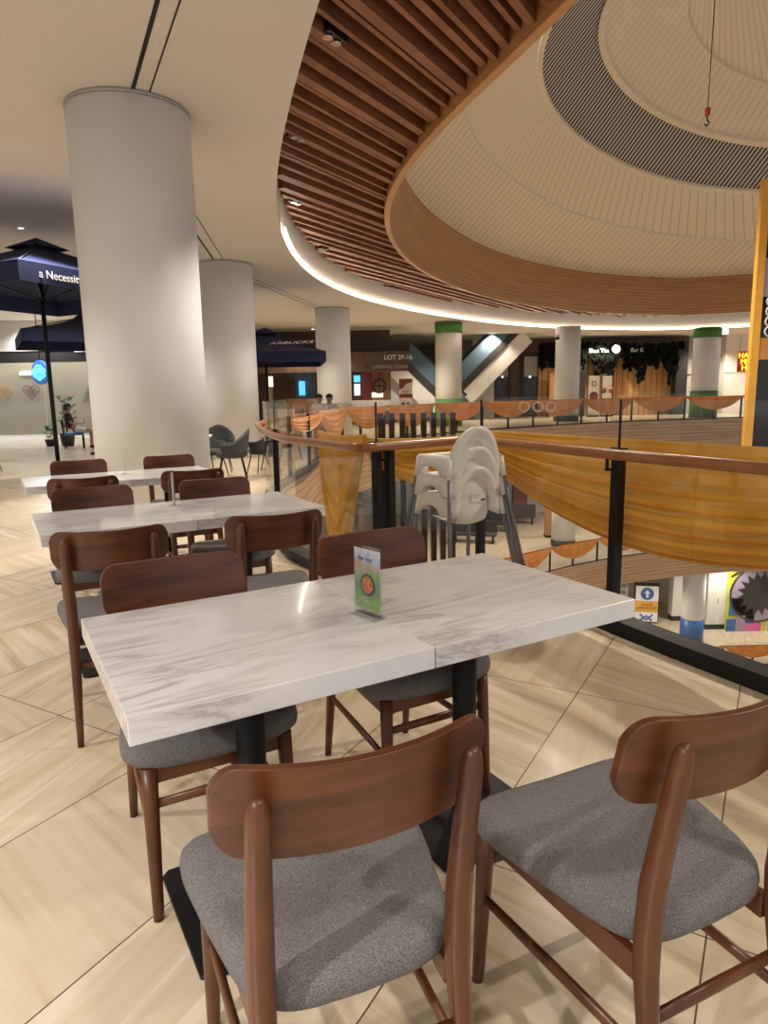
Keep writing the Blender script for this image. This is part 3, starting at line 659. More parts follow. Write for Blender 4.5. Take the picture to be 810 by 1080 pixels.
# ------------------------------------------------------------------ menu cards in acrylic stands
def card(p, rz, label, w_=.072, h_=.190, fancy=True):
    r_ = empty('menu_stand', p, rz, label, 'menu stand')
    MB().box((0, 0, .002), (w_+.004, .05, .004)).build('foot', M['acrylic'], r_)
    MB().box((0, -.004, .004+h_/2), (w_+.006, .0015, h_)).box((0, .004, .004+h_/2), (w_+.006, .0015, h_)).box((0, 0, .006), (w_+.006, .008, .003)).build('holder', M['acrylic'], r_)
    pg = MB().box((0, 0, .02+(h_-.026)/2), (w_, .003, h_-.026)).build('printed_card', M['card'] if fancy else M['paper'], r_)
    if fancy:
        yy = -.0025
        s = MB(); s.lathe([(.030, 0), (.030, .0012)], n=28); o = s.build('bowl_picture', M['bowl'], pg); o.location = (.004, yy+.0006, .088); o.rotation_euler = (R(90), 0, 0); o.scale = (1, 1, 1)
        s = MB(); s.lathe([(.023, 0), (.023, .0016)], n=24); o = s.build('soup_picture', M['soup'], pg); o.location = (.004, yy+.0005, .088); o.rotation_euler = (R(90), 0, 0)
        for k in range(6): 
            a = k*2.4; MB().ball((.004+.013*cos(a), yy-.0013, .088+.012*sin(a)), .0045, 8, sc=(1, .3, 1)).build('topping', M['orangefood' if k % 2 else 'greenfood'], pg)
        text('title', 'Eimi Soup', .0145, M['cardblue'], (-.006, yy+.0004, .158), (R(90), 0, 0), pg, .0003)
        text('caption', 'CHICKEN\nPAITAN RAMEN', .0068, M['paper'], (-.014, yy+.0004, .045), (R(90), 0, 0), pg, .0003)
    return r_
m, nt, b = newmat('card_print'); t = N(nt, 'ShaderNodeTexCoord'); sx = N(nt, 'ShaderNodeSeparateXYZ'); nt.links.new(t.outputs['Object'], sx.inputs[0])
n = N(nt, 'ShaderNodeTexNoise'); n.inputs['Scale'].default_value = 38; nt.links.new(t.outputs['Object'], n.inputs[0])
zz = math_(nt, 'ADD', math_(nt, 'MULTIPLY', math_(nt, 'ADD', sx.outputs[2], .0), 5.2), math_(nt, 'MULTIPLY', math_(nt, 'SUBTRACT', n.outputs['Fac'], .5), .5))
nt.links.new(ramp(nt, zz, [(.12, (.30, .48, .16)), (.42, (.14, .32, .12)), (.62, (.25, .42, .20)), (.72, (.62, .40, .30)), (.80, (.42, .48, .72)), (.93, (.72, .74, .86))]), b.inputs['Base Color']); b.inputs['Roughness'].default_value = .3
M['card'] = m
M['bowl'] = plain('bowl_print', (.05, .05, .07), .4); M['soup'] = plain('soup_print', (.55, .18, .05), .4, var=.4, scale=300)
M['orangefood'] = plain('orange_print', (.75, .25, .06), .4); M['greenfood'] = plain('red_print', (.5, .05, .03), .4); M['cardblue'] = plain('blue_print', (.03, .05, .25), .4)
a = atz(375, 645, .751); b_ = atz(402, 655, .751); mid = (a+b_)/2
card(mid, atan2(b_.y-a.y, b_.x-a.x), 'colourful food menu card in a clear acrylic stand on the nearest table', w_=(b_-a).length-.004)
q = atz(184, 533, .751); card(q, R(99), 'clear menu stand seen nearly edge-on, on the middle tables', fancy=False)
q = atz(132, 500, .751); card(q, R(107), 'thin clear menu stand seen edge-on, on the farthest tables', fancy=False)

# ------------------------------------------------------------------ near balustrade
RAILZ = 1.0
def offset_path(path, d):
    out = []
    for i, p in enumerate(path):
        a = path[max(0, i-1)]; b_ = path[min(len(path)-1, i+1)]; t = (V(b_)-V(a)).normalized(); out.append((p[0]-t.y*d, p[1]+t.x*d))
    return out
edge = near[1:]
bal = empty('balustrade', (edge[6][0], edge[6][1], 0), 0, 'near glass balustrade with a timber handrail, black posts and black kerb', 'railing')
def rel(p): return (p[0]-edge[6][0], p[1]-edge[6][1], p[2])
# handrail, straight pieces with joints at the corners
def arc(path):  # densify
    out = []
    for a, b_ in zip(path, path[1:]):
        for k in range(4): out.append((a[0]+(b_[0]-a[0])*k/4, a[1]+(b_[1]-a[1])*k/4))
    return out+[path[-1]]
i_in = 6; i_out = 8   # corner indices in edge: (.70,5.08) and (-.15,4.38)
runs = [edge[:7], edge[6:9], edge[8:]]
for rn in runs:
    pth = arc(rn); MB().tube([rel((x, y, RAILZ)) for x, y in pth], (.03), 16).build('handrail', M['rail'], bal)
# kerb on the floor
inn = offset_path(edge, -.0); oo = offset_path(edge, -.13)
s = MB(); n_ = len(edge)
sec = []
for i in range(n_):
    a = edge[i]; o2 = oo[i]; sec.append([rel((a[0], a[1], .001)), rel((a[0], a[1], .085)), rel((o2[0], o2[1], .085)), rel((o2[0], o2[1], .001))])
s.add([q for r2 in sec for q in r2], [(i*4+j, i*4+(j+1) % 4, (i+1)*4+(j+1) % 4, (i+1)*4+j) for i in range(n_-1) for j in range(4)]+[(0, 1, 2, 3), ((n_-1)*4+3, (n_-1)*4+2, (n_-1)*4+1, (n_-1)*4)], 0)
s.build('kerb', M['black'], bal)
# posts, clamps, brackets, glass
gp = offset_path(edge, -.075)
def near_idx(px):  # nearest point on the glass line seen at pixel column px at mid height
    best = None
    for (a, b_) in zip(gp, gp[1:]):
        for k in range(20):
            q = V((a[0]+(b_[0]-a[0])*k/20, a[1]+(b_[1]-a[1])*k/20, .8)); d = q-V((0, 0, H)); u_ = 405+FPX*d.dot(RX)/d.dot(FWD)
            if best is None or abs(u_-px) < best[0]: best = (abs(u_-px), q, V((b_[0]-a[0], b_[1]-a[1], 0)).normalized())
    return best[1], best[2]
posts = []
for px in (650, 507, 399, 325, 305, 291):
    q, t_ = near_idx(px); posts.append((q, t_))
q2 = V((3.0, .35, 0)); posts.append((V((2.22, 1.93, 0)), V((.5, -.86, 0))))
for k, (q, t_) in enumerate(posts):
    an = atan2(t_.y, t_.x); wd = .055 if k != 2 else .05
    p_ = rel((q.x, q.y, 0)); nrm = V((-t_.y, t_.x, 0))
    s = MB(); s.box((p_[0], p_[1], .5), (wd, .06, 1.0-.005), an)
    if k == 2: s.box((p_[0]+.085, p_[1]+.05, .5), (wd, .06, .995), an)
    po = s.build('post', M['black'], bal, bevel=.004)
    MB().box((p_[0], p_[1], 1.015), (.085, .05, .035), an).build('clamp', M['black'], po, bevel=.004)
    MB().box((p_[0]+nrm.x*.0, p_[1]+nrm.y*.0, 1.16), (.006, .014, .26), an).build('glass_joint', M['black'], po)
    br = MB(); inward = V((nrm.x, nrm.y, 0))*.05
    br.box((p_[0]+nrm.x*.055, p_[1]+nrm.y*.055, .915), (.014, .07, .014), an); br.box((p_[0]+nrm.x*.08, p_[1]+nrm.y*.08, .945), (.014, .014, .06), an)
    br.build('bracket', M['black'], po)
# glass panes between edge vertices grouped into runs
def pane(pts):
    g = MB(); 
    for a, b_ in zip(pts, pts[1:]):
        d = V((b_[0]-a[0], b_[1]-a[1])); g.box(rel(((a[0]+b_[0])/2, (a[1]+b_[1])/2, .69)), (d.length, .010, 1.19), atan2(d.y, d.x))
    g.build('glass_pane', M['glass'], bal)
pane([gp[0], gp[1]]); pane(gp[1:4]); pane(gp[3:7]); pane(gp[6:9]); pane(gp[8:11]); pane(gp[10:13]); pane(gp[12:15]); pane(gp[14:18])

# ------------------------------------------------------------------ drapes
def swag(name, A, B, sag_top, sag_bot, mat, label, out=(0, 0, 0), cat='drape', group=None, nf=6, ns=28, nt_=26, amp=.035, gather=.16, puff=.1, pw=.72):
    A = V(A); B = V(B); o_ = A.copy(); t_ = (B-A); nrm = V((t_.y, -t_.x, 0)).normalized()
    rg = []
    for j in range(nt_+1):
        v_ = j/nt_; row = []
        for i in range(ns+1):
            s_ = i/ns; par = (4*s_*(1-s_))**pw
            sg = sag_top+(sag_bot-sag_top)*(v_**.9)
            drop = sg*par + gather*v_*(1-par)*.6
            fold = amp*(.3+.7*v_)*(sin(2*pi*nf*v_**1.25+.8*sin(3*s_))+.5*sin(2*pi*nf*1.73*v_+4.5*s_))*(.35+.65*par)
            sx_ = s_ + .03*sin(2*pi*s_)*v_
            p = A+t_*sx_+V((0, 0, -drop)) + nrm*(fold+puff*par*sin(pi*v_*.8))
            p += V((0, 0, .35*amp*cos(2*pi*nf*v_**1.25)*par*v_))
            row.append(p-o_)
        rg.append(row)
    s = MB(); s.sheet(rg, 0); o = s.build(name, mat, weld=False, solid=.003); o.location = o_; tag(o, label, cat, group); return o
def op(i, d=-.16, z=1.0): q = offset_path(near, d)[i]; return (q[0], q[1], z)
KN = 7   # corner
a = aty(500, 456, 5.2); 
A1 = V(op(7, -.17, 1.06)); 
B1_ = V((2.30, 1.97, 1.08))
swag('gold_drape', A1, B1_, .00, .62, M['gold'], 'large gold cloth swag on the railing at the right, behind the handrail', group=None, nf=8, ns=60, nt_=110, amp=.018, puff=.05, gather=.2)
A2 = V(op(9, -.17, 1.06))
swag('gold_drape', A2, V(op(7, -.19, 1.04)), .02, .36, M['gold'], 'gold cloth swag behind the corner of the railing and the high chairs', nf=6, ns=30, nt_=50, amp=.012, puff=.04)
A3 = V((-.50, 5.27, 1.08))
swag('gold_drape', A3, V(op(9, -.19, 1.08)), .02, 1.02, M['gold'], 'gold cloth swag on the left of the railing, hanging in a deep U', nf=7, ns=40, nt_=70, amp=.022, puff=.06, pw=1.25, gather=.05)
for a_, b2, lb in ((15, 13, 'orange cloth bunched on the railing where it turns beside the tan chairs'), (18, 16, 'orange cloth swag on the railing behind the turn')):
    swag('orange_drape', op(a_), op(b2), .02, .30, M['orange'], lb, nf=4, amp=.02, puff=.03)

# ------------------------------------------------------------------ far railings and their swags
def resample(path, step):
    P_ = [V((x, y)) for x, y in path]; out = [P_[0]]; acc = 0; 
    for a, b_ in zip(P_, P_[1:]):
        L_ = (b_-a).length; pos = 0
        while acc+(L_-pos) >= step:
            pos += step-acc; acc = 0; out.append(a+(b_-a)*(pos/L_))
        acc += L_-pos
    return out
def far_rail(z, path, label, lvl, first, step=2.9):
    st = resample(path, step/2); r_ = empty('railing', (st[0].x, st[0].y, z), 0, label, 'railing'); o0 = V((st[0].x, st[0].y, z))
    pts = [V((p.x, p.y, z))-o0 for p in st]
    MB().tube([p+V((0, 0, 1.0)) for p in pts], .028, 8).build('handrail', M['rail'], r_)
    MB().tube([p+V((0, 0, .04)) for p in pts], .03, 4).build('bottom_rail', M['black'], r_)
    for i, p in enumerate(pts):
        MB().box((p.x, p.y, .51), (.07, .07, 1.0)).build('post', M['black'], r_)
    g = MB()
    for a, b_ in zip(pts, pts[1:]):
        m_ = (a+b_)/2; d = b_-a; g.box((m_.x, m_.y, .62), (d.length-.08, .012, 1.1), atan2(d.y, d.x))
    g.build('glass_pane', M['glass'], r_)
    q = st[::2]; cnt = 0
    for i, (a, b_) in enumerate(zip(q, q[1:])):
        m_ = (a+b_)/2; d = V((C0.x-m_.x, C0.y-m_.y)).normalized()*.10; rr2 = random.Random(i+lvl*50)
        # place in the row, told by its neighbours
        A_ = V((a.x+d.x, a.y+d.y, z+1.04)); B_ = V((b_.x+d.x, b_.y+d.y, z+1.04))
        u_ = (A_-V((0, 0, H))); px = 405+FPX*u_.dot(RX)/u_.dot(FWD)
        if px > 850: continue
        cnt += 1
        swag('orange_drape', A_, B_, .02, .60+.1*rr2.random(), M['orange'], 'orange cloth swag, %s along the railing %s' % (ORD[cnt], first), cat='drape', group='orange swags on the railing '+first, nf=5, ns=16, nt_=22, amp=.035, puff=.04, gather=.05)
ORD = ['', 'first from the left', 'second from the left', 'third from the left', 'fourth from the left', 'fifth from the left', 'sixth from the left', 'seventh from the left', 'eighth from the left', 'ninth from the left', 'tenth from the left', 'eleventh from the left', 'twelfth from the left', 'thirteenth from the left', 'fourteenth from the left', 'fifteenth from the left']+['far right']*9
farp = [(p[0]+(0-.0), p[1]) for p in ([(-1.40, 14.2)]+far[:11])]
far_rail(0, farp, 'far railing across the atrium on the dining level, hung with orange cloth', 0, 'across the atrium')
far_rail(-LEV, [(.6, 20.8), (2.1, 22.9), (3.9, 24.7), (6.0, 26.4), (8.2, 28.0), (10.6, 29.3), (13.2, 30.3), (16.2, 31.0), (20, 31)], 'railing one storey below, hung with orange cloth', 1, 'one storey below')
far_rail(-2*LEV, [(10.6, 29.3), (13.2, 30.3), (16.2, 31.0), (20, 31), (24, 30)], 'railing two storeys below, hung with orange cloth', 2, 'two storeys below')
# three ring ornaments on the far swag
for k, px in enumerate((581, 567.5, 553)):
    q = aty(px, 429, 25.6-.25*k); s = MB(); s.tube([V((.17*cos(2*pi*i/24), 0, .17*sin(2*pi*i/24))) for i in range(24)], .022, 6, closed=True)
    o = s.build('ring_ornament', M['white']); o.location = q; tag(o, 'white ring ornament on the far orange swag, %s of three' % ('rightmost', 'middle', 'leftmost')[k], 'ornament', 'white ring ornaments')

# ------------------------------------------------------------------ slatted screen standing in the void
fp = [aty(x, 436, 6.9) for x in (401, 413, 424.5, 436.5, 448, 459, 470, 481.5)]
scr = empty('slatted_screen', (fp[0].x, fp[0].y, -5.9), 0, 'tall screen of black upright fins standing in the void behind the railing corner', 'screen')
for i, q in enumerate(fp):
    MB().box((q.x-fp[0].x, .06*i, (q.z+5.9)/2), (.058, .16, q.z+5.9)).build('fin', M['gloss_black'], scr)
MB().box(((fp[-1].x-fp[0].x)/2, .25, 5.35), (fp[-1].x-fp[0].x+.1, .05, .06)).build('cross_rail', M['black'], scr)
MB().box(((fp[-1].x-fp[0].x)/2, .25, .1), (fp[-1].x-fp[0].x+.2, .8, .2)).build('base', M['black'], scr)

# ------------------------------------------------------------------ stacked high chairs
def make_highchair():
    r_ = empty('high_chair', cat='high chair')
    # origin on the floor, faces +y, top of back 0.90; the back is an arched flange with a bucket hung inside it
    def arch(w_, zb, h_, y, n=28, sq=.85, lean=0):
        return [V((w_*cos(pi-pi*i/n), y-lean*sin(pi*i/n), zb+h_*sin(pi*i/n)**sq)) for i in range(n+1)]
    s = MB()
    s.sheet([arch(.205, .585, .285, -.150, lean=-.01), arch(.198, .585, .305, -.158), arch(.170, .585, .312, -.176, lean=.02), arch(.135, .60, .275, -.172, lean=.022), arch(.122, .61, .215, -.150, lean=.01), arch(.120, .61, .205, -.142, lean=.01)])
    s.build('back_flange', M['white'], r_, solid=.006)
    s = MB(); rows = []
    for y, z, hw in ((-.135, .815, .045), (-.140, .80, .078), (-.148, .76, .108), (-.155, .70, .120), (-.160, .63, .122), (-.158, .58, .120), (-.145, .548, .112), (-.11, .532, .105), (.0, .53, .10), (.12, .545, .10)):
        rows.append([V((hw*sin(t*pi/2), y+.035*(1-cos(t*pi/2)), z+.012*(1-cos(t*pi/2))*(1 if z < .6 else 0))) for t in [-1+2*i/16 for i in range(17)]])
    s.sheet(rows); s.build('seat_bucket', M['white'], r_, solid=.005)
    # side wings with an arch cut under each
    s = MB()
    for sx in (-1, 1):
        rows = []
        for i in range(25):
            t = i/24; y = -.165+.335*t
            bot = .605+.050*max(0, sin(pi*(t-.22)/.62))**.55 if .22 < t < .84 else .600
            rows.append([V((sx*.13, y, .715)), V((sx*.195, y, .718)), V((sx*.208, y, .705)), V((sx*.222, y, bot))])
        s.sheet(rows)
        s.add([V((sx*.222, .17, .60)), V((sx*.208, .17, .705)), V((sx*.195, .17, .718)), V((sx*.13, .17, .715)), V((sx*.13, .165, .60))], [(0, 1, 2, 3, 4)])
    s.build('side_wings', M['white'], r_, solid=.005)
    MB().tube([(-.20, .165, .70), (-.1, .185, .70), (.1, .185, .70), (.20, .165, .70)], .016, 10).build('front_bar', M['white'], r_)
    for sx in (-1, 1):
        for y0, y1 in ((-.155, -.285), (.155, .275)):
            p0 = V((sx*.200, y0, .69)); p1 = V((sx*.285, y1, .012))
            lg = MB().tube([p0, p1], .0125, 12).build('leg', M['grey_tube'], r_)
            MB().lathe([(.012, 0), (.015, .004), (.015, .02)], (sx*.286, y1, 0), 12).build('rubber_foot', M['gloss_black'], lg)
            MB().tube([p0+V((0, 0, .015)), p0.lerp(p1, .16)], [.019, .0165], 12).build('leg_socket', M['white'], r_)
    return r_
hc = make_highchair()
HP = V((.485, 4.30, 0)); HR = R(31)
for k in range(3):
    o = hc if k == 0 else copy_tree(hc)
    put(o, HP+V((0, 0, .122*k)), HR, 'white plastic high chair with grey legs, %s of the stack by the railing corner' % ('lowest', 'middle', 'topmost')[k], 'stacked white high chairs')
# barcode sticker on the lowest shell
st_ = MB().box((0, 0, 0), (.11, .002, .05)).build('sticker', M['paper'], hc); st_.location = (.02, -.164, .70)
for k in range(9): MB().box((.018+.004*k, -.0015, -.014), (.0014+.001*(k % 3), .001, .014)).build('bar', M['black'], st_)
text('fine_print', 'MAX 15 kg\n3 years', .014, M['greywall'], (-.02, -.0016, .008), (R(90), 0, 0), st_, .0003)

# ------------------------------------------------------------------ parasols
def parasol(x, y, half, ze, zp, rz, label, words, wsize, wrot=0):
    r_ = empty('parasol', (x, y, 0), rz, label, 'parasol')
    MB().lathe([(.28, 0), (.28, .05), (.06, .08)], n=24).build('base', M['black'], r_)
    MB().lathe([(.035, .05), (.035, zp-.05)], n=16).build('pole', M['black'], r_)
    s = MB(); cs = [V((-half, -half, ze)), V((half, -half, ze)), V((half, half, ze)), V((-half, half, ze))]; top = V((0, 0, zp-.10))
    k_ = .10
    for i in range(4):
        a, b_ = cs[i], cs[(i+1) % 4]; rows = []
        for t in range(7):
            u_ = t/6; rows.append([(a.lerp(top, u_*(1-k_))).lerp(b_.lerp(top, u_*(1-k_)), v_/6) + V((0, 0, -.05*sin(pi*u_)*1)) for v_ in range(7)])
        s.sheet(rows, 0, False)
        s.add([a, b_, b_+V((0, 0, -.26)), a+V((0, 0, -.26))], [(0, 1, 2, 3)], 0)
    ca = s.build('canopy', M['navy'], r_, solid=.004, weld=False)
    s = MB(); q = half*.22
    for i in range(4):
        a = V((q*(-1, 1, 1, -1)[i], q*(-1, -1, 1, 1)[i], zp-.17)); b_ = V((q*(1, 1, -1, -1)[i], q*(-1, 1, 1, -1)[i], zp-.17)); s.add([a, b_, V((0, 0, zp))], [(0, 1, 2)])
    s.build('vent_cap', M['navy'], r_, solid=.004)
    for i in range(4):
        d = cs[i]; MB().tube([(0, 0, ze-.25), (d.x*.55, d.y*.55, ze+(zp-ze)*.30)], .014, 6).build('strut', M['black'], r_)
        MB().tube([(0, 0, zp-.12), (d.x*.98, d.y*.98, ze-.01)], .012, 6).build('rib', M['black'], r_)
    return r_, ca
um, ca = parasol(-5.35, 11.2, 1.5, 3.14, 3.84, R(64), 'large navy parasol at the left with white lettering on its valance', '', .2)
text('lettering', 'a Necessity', .150, M['paper'], (-.86, -1.51, 3.00), (R(90), 0, 0), ca, .002)
um2, ca2 = parasol(-3.05, 18.4, 1.5, 2.42, 3.12, R(8), 'navy parasol behind the second column, a white mark on its slope', '', .2)
lt = text('lettering', 'STARBUCKS', .27, M['paper'], (.55, -.98, 2.655), (R(22), 0, R(-24)), ca2, .002)
um3, ca3 = parasol(-7.0, 17.0, 1.6, 2.85, 3.45, R(30), 'navy parasol farther back at the left, just showing under the nearer one', '', .2)

# ------------------------------------------------------------------ tub chairs and small tables
def make_tub(mat, legm):
    r_ = empty('tub_chair', cat='chair')
    s = MB(); rows = []
    for j in range(9):
        v_ = j/8; row = []
        for i in range(25):
            a = R(-35)+R(250)*i/24; back = max(0, sin(a))  # a=90deg is the back
            hgt = .44+ (.16+.24*back**1.5)*v_; rr2 = .24+.05*v_
            row.append(V((rr2*cos(a), -rr2*sin(a)*1.0, hgt)))
        rows.append(row)
    s.sheet(rows); s.build('backrest', M[mat], r_, solid=.03)
    MB().lathe([(.20, .38), (.245, .40), (.25, .45), (.22, .475), (.05, .48)], n=28).build('seat', M[mat], r_)
    for sx in (-1, 1):
        for sy in (-1, 1): MB().tube([(sx*.15, sy*.15, .40), (sx*.22, sy*.23, 0)], [.013, .008], 8).build('leg', M[legm], r_)
    return r_
tub = make_tub('charcoal', 'black')
TUBS = [((232, 497), 190, 'charcoal tub chair behind the small white table, front towards us'), ((246, 507), 100, 'charcoal tub chair nearest, right of the small table, seen from its side'),
        ((279, 502), 75, 'charcoal tub chair farthest right, next to the railing end'), ((222, 503), 250, 'charcoal tub chair half hidden by the thick column')]
for i, ((px, py), rz, lb) in enumerate(TUBS):
    o = tub if i == 0 else copy_tree(tub); p_ = atz(px, py, 0); put(o, p_, R(rz), lb, 'charcoal tub chairs by the second column')
p_ = atz(214, 503, 0); sm = empty('side_table', (p_.x, 10.9, 0), 0, 'small round white table among the charcoal tub chairs', 'table')
MB().lathe([(.36, .72), (.37, .735), (.37, .75)], n=36).build('tabletop', M['white'], sm); MB().lathe([(.03, .02), (.03, .72)], n=14).build('pedestal', M['black'], sm); MB().lathe([(.22, 0), (.22, .02)], n=24).build('base_plate', M['black'], sm)
tn = make_tub('tanseat', 'black'); p_ = atz(306, 489, 0); put(tn, (-1.95, 12.6, 0), R(140), 'tan chair with thin black legs seen through the railing turn', 'tan chairs beyond the railing turn')
o = copy_tree(tn); put(o, (-1.95, 14.4, 0), R(100), 'second tan chair farther behind the railing turn', 'tan chairs beyond the railing turn')
nv = make_tub('bluewall', 'black'); p_ = atz(-4, 480, 0); put(nv, (-8.9, 15.2, 0), R(200), 'dark blue chair cut by the left edge of the picture, upper one'); nv['category'] = 'chair'
o = copy_tree(nv); put(o, (-7.6, 12.9, 0), R(170), 'dark blue chair cut by the left edge of the picture, lower one')

# ------------------------------------------------------------------ people
def skin_mesh(name, joints, edges, mat, parent, sub=2):
    me = bpy.data.meshes.new(name); me.from_pydata([j[0] for j in joints], edges, []); o = bpy.data.objects.new(name, me); col.objects.link(o)
    o.modifiers.new('skin', 'SKIN'); 
    for sv, j in zip(me.skin_vertices[0].data, joints): sv.radius = (j[1], j[2] if len(j) > 2 else j[1])
    me.skin_vertices[0].data[0].use_root = True
    md = o.modifiers.new('sub', 'SUBSURF'); md.levels = sub; md.render_levels = sub
    bpy.context.view_layer.update()
    m2 = bpy.data.meshes.new_from_object(o.evaluated_get(bpy.context.evaluated_depsgraph_get())); bpy.data.objects.remove(o)
    m2.materials.clear(); m2.materials.append(mat); m2.polygons.foreach_set('use_smooth', [True]*len(m2.polygons))
    r_ = bpy.data.objects.new(name, m2); col.objects.link(r_); r_.parent = parent; return r_
def seated(loc, rz, label, shirt, legs='shorts', lean=-.12, phone=True):
    r_ = empty('person', loc, rz, label, 'person')
    # facing +y, pelvis at seat height
    J = []; E = []
    def j(p, a, b_=None, par=None):
        J.append((p, a, b_ or a)); 
        if par is not None: E.append((par, len(J)-1))
        return len(J)-1
    pe = j((0, 0, .53), .13, .10); wa = j((0, lean*.4, .68), .115, .09, pe); ch_ = j((0, lean*.8, .86), .15, .10, wa); nk = j((0, lean, 1.00), .062, None, ch_); nk2 = j((0, lean+.02, 1.045), .056, None, nk)
    h1 = j((0, lean+.04, 1.10), .072, .08, nk2); h2 = j((0, lean+.04, 1.16), .080, .095, h1); j((0, lean+.03, 1.22), .05, .06, h2)
    for sx in (-1, 1):
        hp = j((sx*.09, .06, .50), .085, None, pe); kn = j((sx*.12, .46, .50), .058, None, hp); cf = j((sx*.12, .47, .34), .052, None, kn); an = j((sx*.12, .44, .09), .034, None, cf); j((sx*.13, .56, .035), .034, .03, an)
        sh = j((sx*.17, lean*.85, .93), .058, None, ch_); el = j((sx*.23, lean*.5+.03, .70), .040, None, sh); wr = j((sx*.10, .20, .68), .026, None, el); hd_ = j((sx*.06, .26, .70), .028, .016, wr)
        for q in range(4): 
            f1 = j((sx*(.035+.014*q), .295+.006*(q % 2), .712+.004*q), .0085, None, hd_); j((sx*(.028+.013*q), .315, .735), .0075, None, f1)
        j((sx*.035, .262, .728), .0085, None, hd_)
    skin_mesh('body', J, E, M['skin'], r_)
    # face
    hd = empty('face', (0, 0, 0)); hd.parent = r_
    bpy.data.objects.remove(hd)
    s = MB(); s.ball((0, lean+.138, 1.125), .018, 8, sc=(.8, 1.1, 1.5)); s.build('nose', M['skin'], r_)
    for sx in (-1, 1):
        MB().ball((sx*.03, lean+.122, 1.15), .010, 8).build('eye', M['hair'], r_); MB().ball((sx*.08, lean+.04, 1.135), .022, 8, sc=(.4, .8, 1.3)).build('ear', M['skin'], r_)
    MB().ball((0, lean+.125, 1.085), .018, 8, sc=(1.3, .4, .35)).build('mouth', M['darkred'], r_)
    s = MB(); s.ball((0, lean+.015, 1.185), .105, 18, sc=(.92, 1.0, .72)); s.ball((0, lean-.02, 1.13), .088, 14, sc=(.95, .8, 1.0)); s.build('hair', M['hair'], r_)
    skin_mesh('shirt', [((0, .0, .54), .142, .115), ((0, lean*.4, .68), .135, .11), ((0, lean*.8, .86), .165, .118), ((0, lean*.95, .975), .085, .075)] + [q for sx in (-1, 1) for q in (((sx*.175, lean*.85, .93), .072), ((sx*.225, lean*.55+.015, .75), .056))],
              [(0, 1), (1, 2), (2, 3), (2, 4), (4, 5), (2, 6), (6, 7)], M[shirt], r_)
    skin_mesh('shorts', [((0, 0, .52), .14, .115), ((-.10, .12, .505), .10), ((-.12, .36, .505), .082), ((.10, .12, .505), .10), ((.12, .36, .505), .082)], [(0, 1), (1, 2), (0, 3), (3, 4)], M[legs], r_)
    for sx in (-1, 1): MB().ball((sx*.13, .50, .045), .06, 12, sc=(.75, 1.9, .75)).build('shoe', M['shoe'], r_)
    if phone: MB().box((0, .305, .735), (.07, .012, .14)).build('phone', M['gloss_black'], r_, bevel=.004)
    return r_
pp = atz(93, 470, 0)
seated((-8.66, 19.2, 0), R(-70), 'person in a dark shirt and pale shorts sitting by the leafy plant', 'darkshirt')
ac = empty('armchair', (-8.66, 19.2, 0), R(-70), 'dark metal chair with a blue seat under the seated person', 'chair')
MB().box((0, .02, .40), (.46, .46, .06)).build('seat', M['blue'], ac, bevel=.01)
for sx in (-1, 1):
    for sy, top in ((-.22, .82), (.24, .40)): MB().tube([(sx*.23, sy, 0), (sx*.23, sy-(.05 if sy < 0 else 0), top)], .016, 8).build('leg', M['black'], ac)
MB().box((0, -.26, .68), (.46, .03, .22)).build('backrest', M['black'], ac, bevel=.01)
for k, px in enumerate((334, 345.5)):
    q = aty(px, 430, 17.2); seated((q.x*(1+.06*k), 17.6+1.0*k, .13), R(170), ('dark-haired person in grey seated behind the far swags, left of the pair', 'dark-haired person in grey seated behind the far swags, right of the pair')[k], 'greyshirt', 'greyshirt', phone=False)
    sb = empty('bench_seat', (q.x*(1+.06*k), 17.6+1.0*k, 0), R(170), ('brown stool under the left of the two seated people', 'brown stool under the right of the two seated people')[k], 'stool')
    MB().box((0, 0, .50), (.4, .4, .08)).build('seat', M['brownwall'], sb, bevel=.02)
    for sx in (-1, 1):
        for sy in (-1, 1): MB().tube([(sx*.15, sy*.15, .47), (sx*.17, sy*.17, 0)], .015, 8).build('leg', M['black'], sb)

# potted plant behind the person
pl = empty('potted_plant', (-9.3, 20.2, 0), 0, 'leafy potted plant beside the seated person, behind the parasol pole', 'plant')
MB().lathe([(.16, 0), (.22, .38), (.2, .38)], n=20).build('pot', M['dark'], pl)
rr = random.Random(5); s = MB(); st = MB()
for k in range(46):
    a = rr.random()*2*pi; z = .5+rr.random()*.95; r1_ = (.12+.25*rr.random())*(1.2-abs(z-.9)*.6); c_ = V((r1_*cos(a), r1_*sin(a), z)); d = V((cos(a), sin(a), .5)).normalized()*.16; n_ = V((-sin(a), cos(a), 0))*.05
    s.add([c_-d*.5, c_+n_, c_+d*.6, c_-n_], [(0, 1, 2, 3)]); 
for k in range(5): st.tube([(0, 0, .36), (.08*cos(k*1.3), .08*sin(k*1.3), .9+.12*k)], .012, 6)
s.build('foliage', M['green2'], pl, solid=.004); st.build('stem', M['brownwall'], pl)
pl2 = empty('potted_plant', (-9.85, 20.3, 0), 0, 'low bright green plant left of the parasol pole', 'plant')
MB().lathe([(.12, 0), (.17, .2), (.15, .2)], n=16).build('pot', M['dark'], pl2); s = MB()
for k in range(40):
    a = rr.random()*2*pi; z = .22+rr.random()*.4; c_ = V((.22*rr.random()*cos(a), .22*rr.random()*sin(a), z)); d = V((cos(a), sin(a), .8)).normalized()*.14; n_ = V((-sin(a), cos(a), 0))*.035
    s.add([c_-d*.5, c_+n_, c_+d*.6, c_-n_], [(0, 1, 2, 3)])
s.build('foliage', M['green'], pl2, solid=.004)

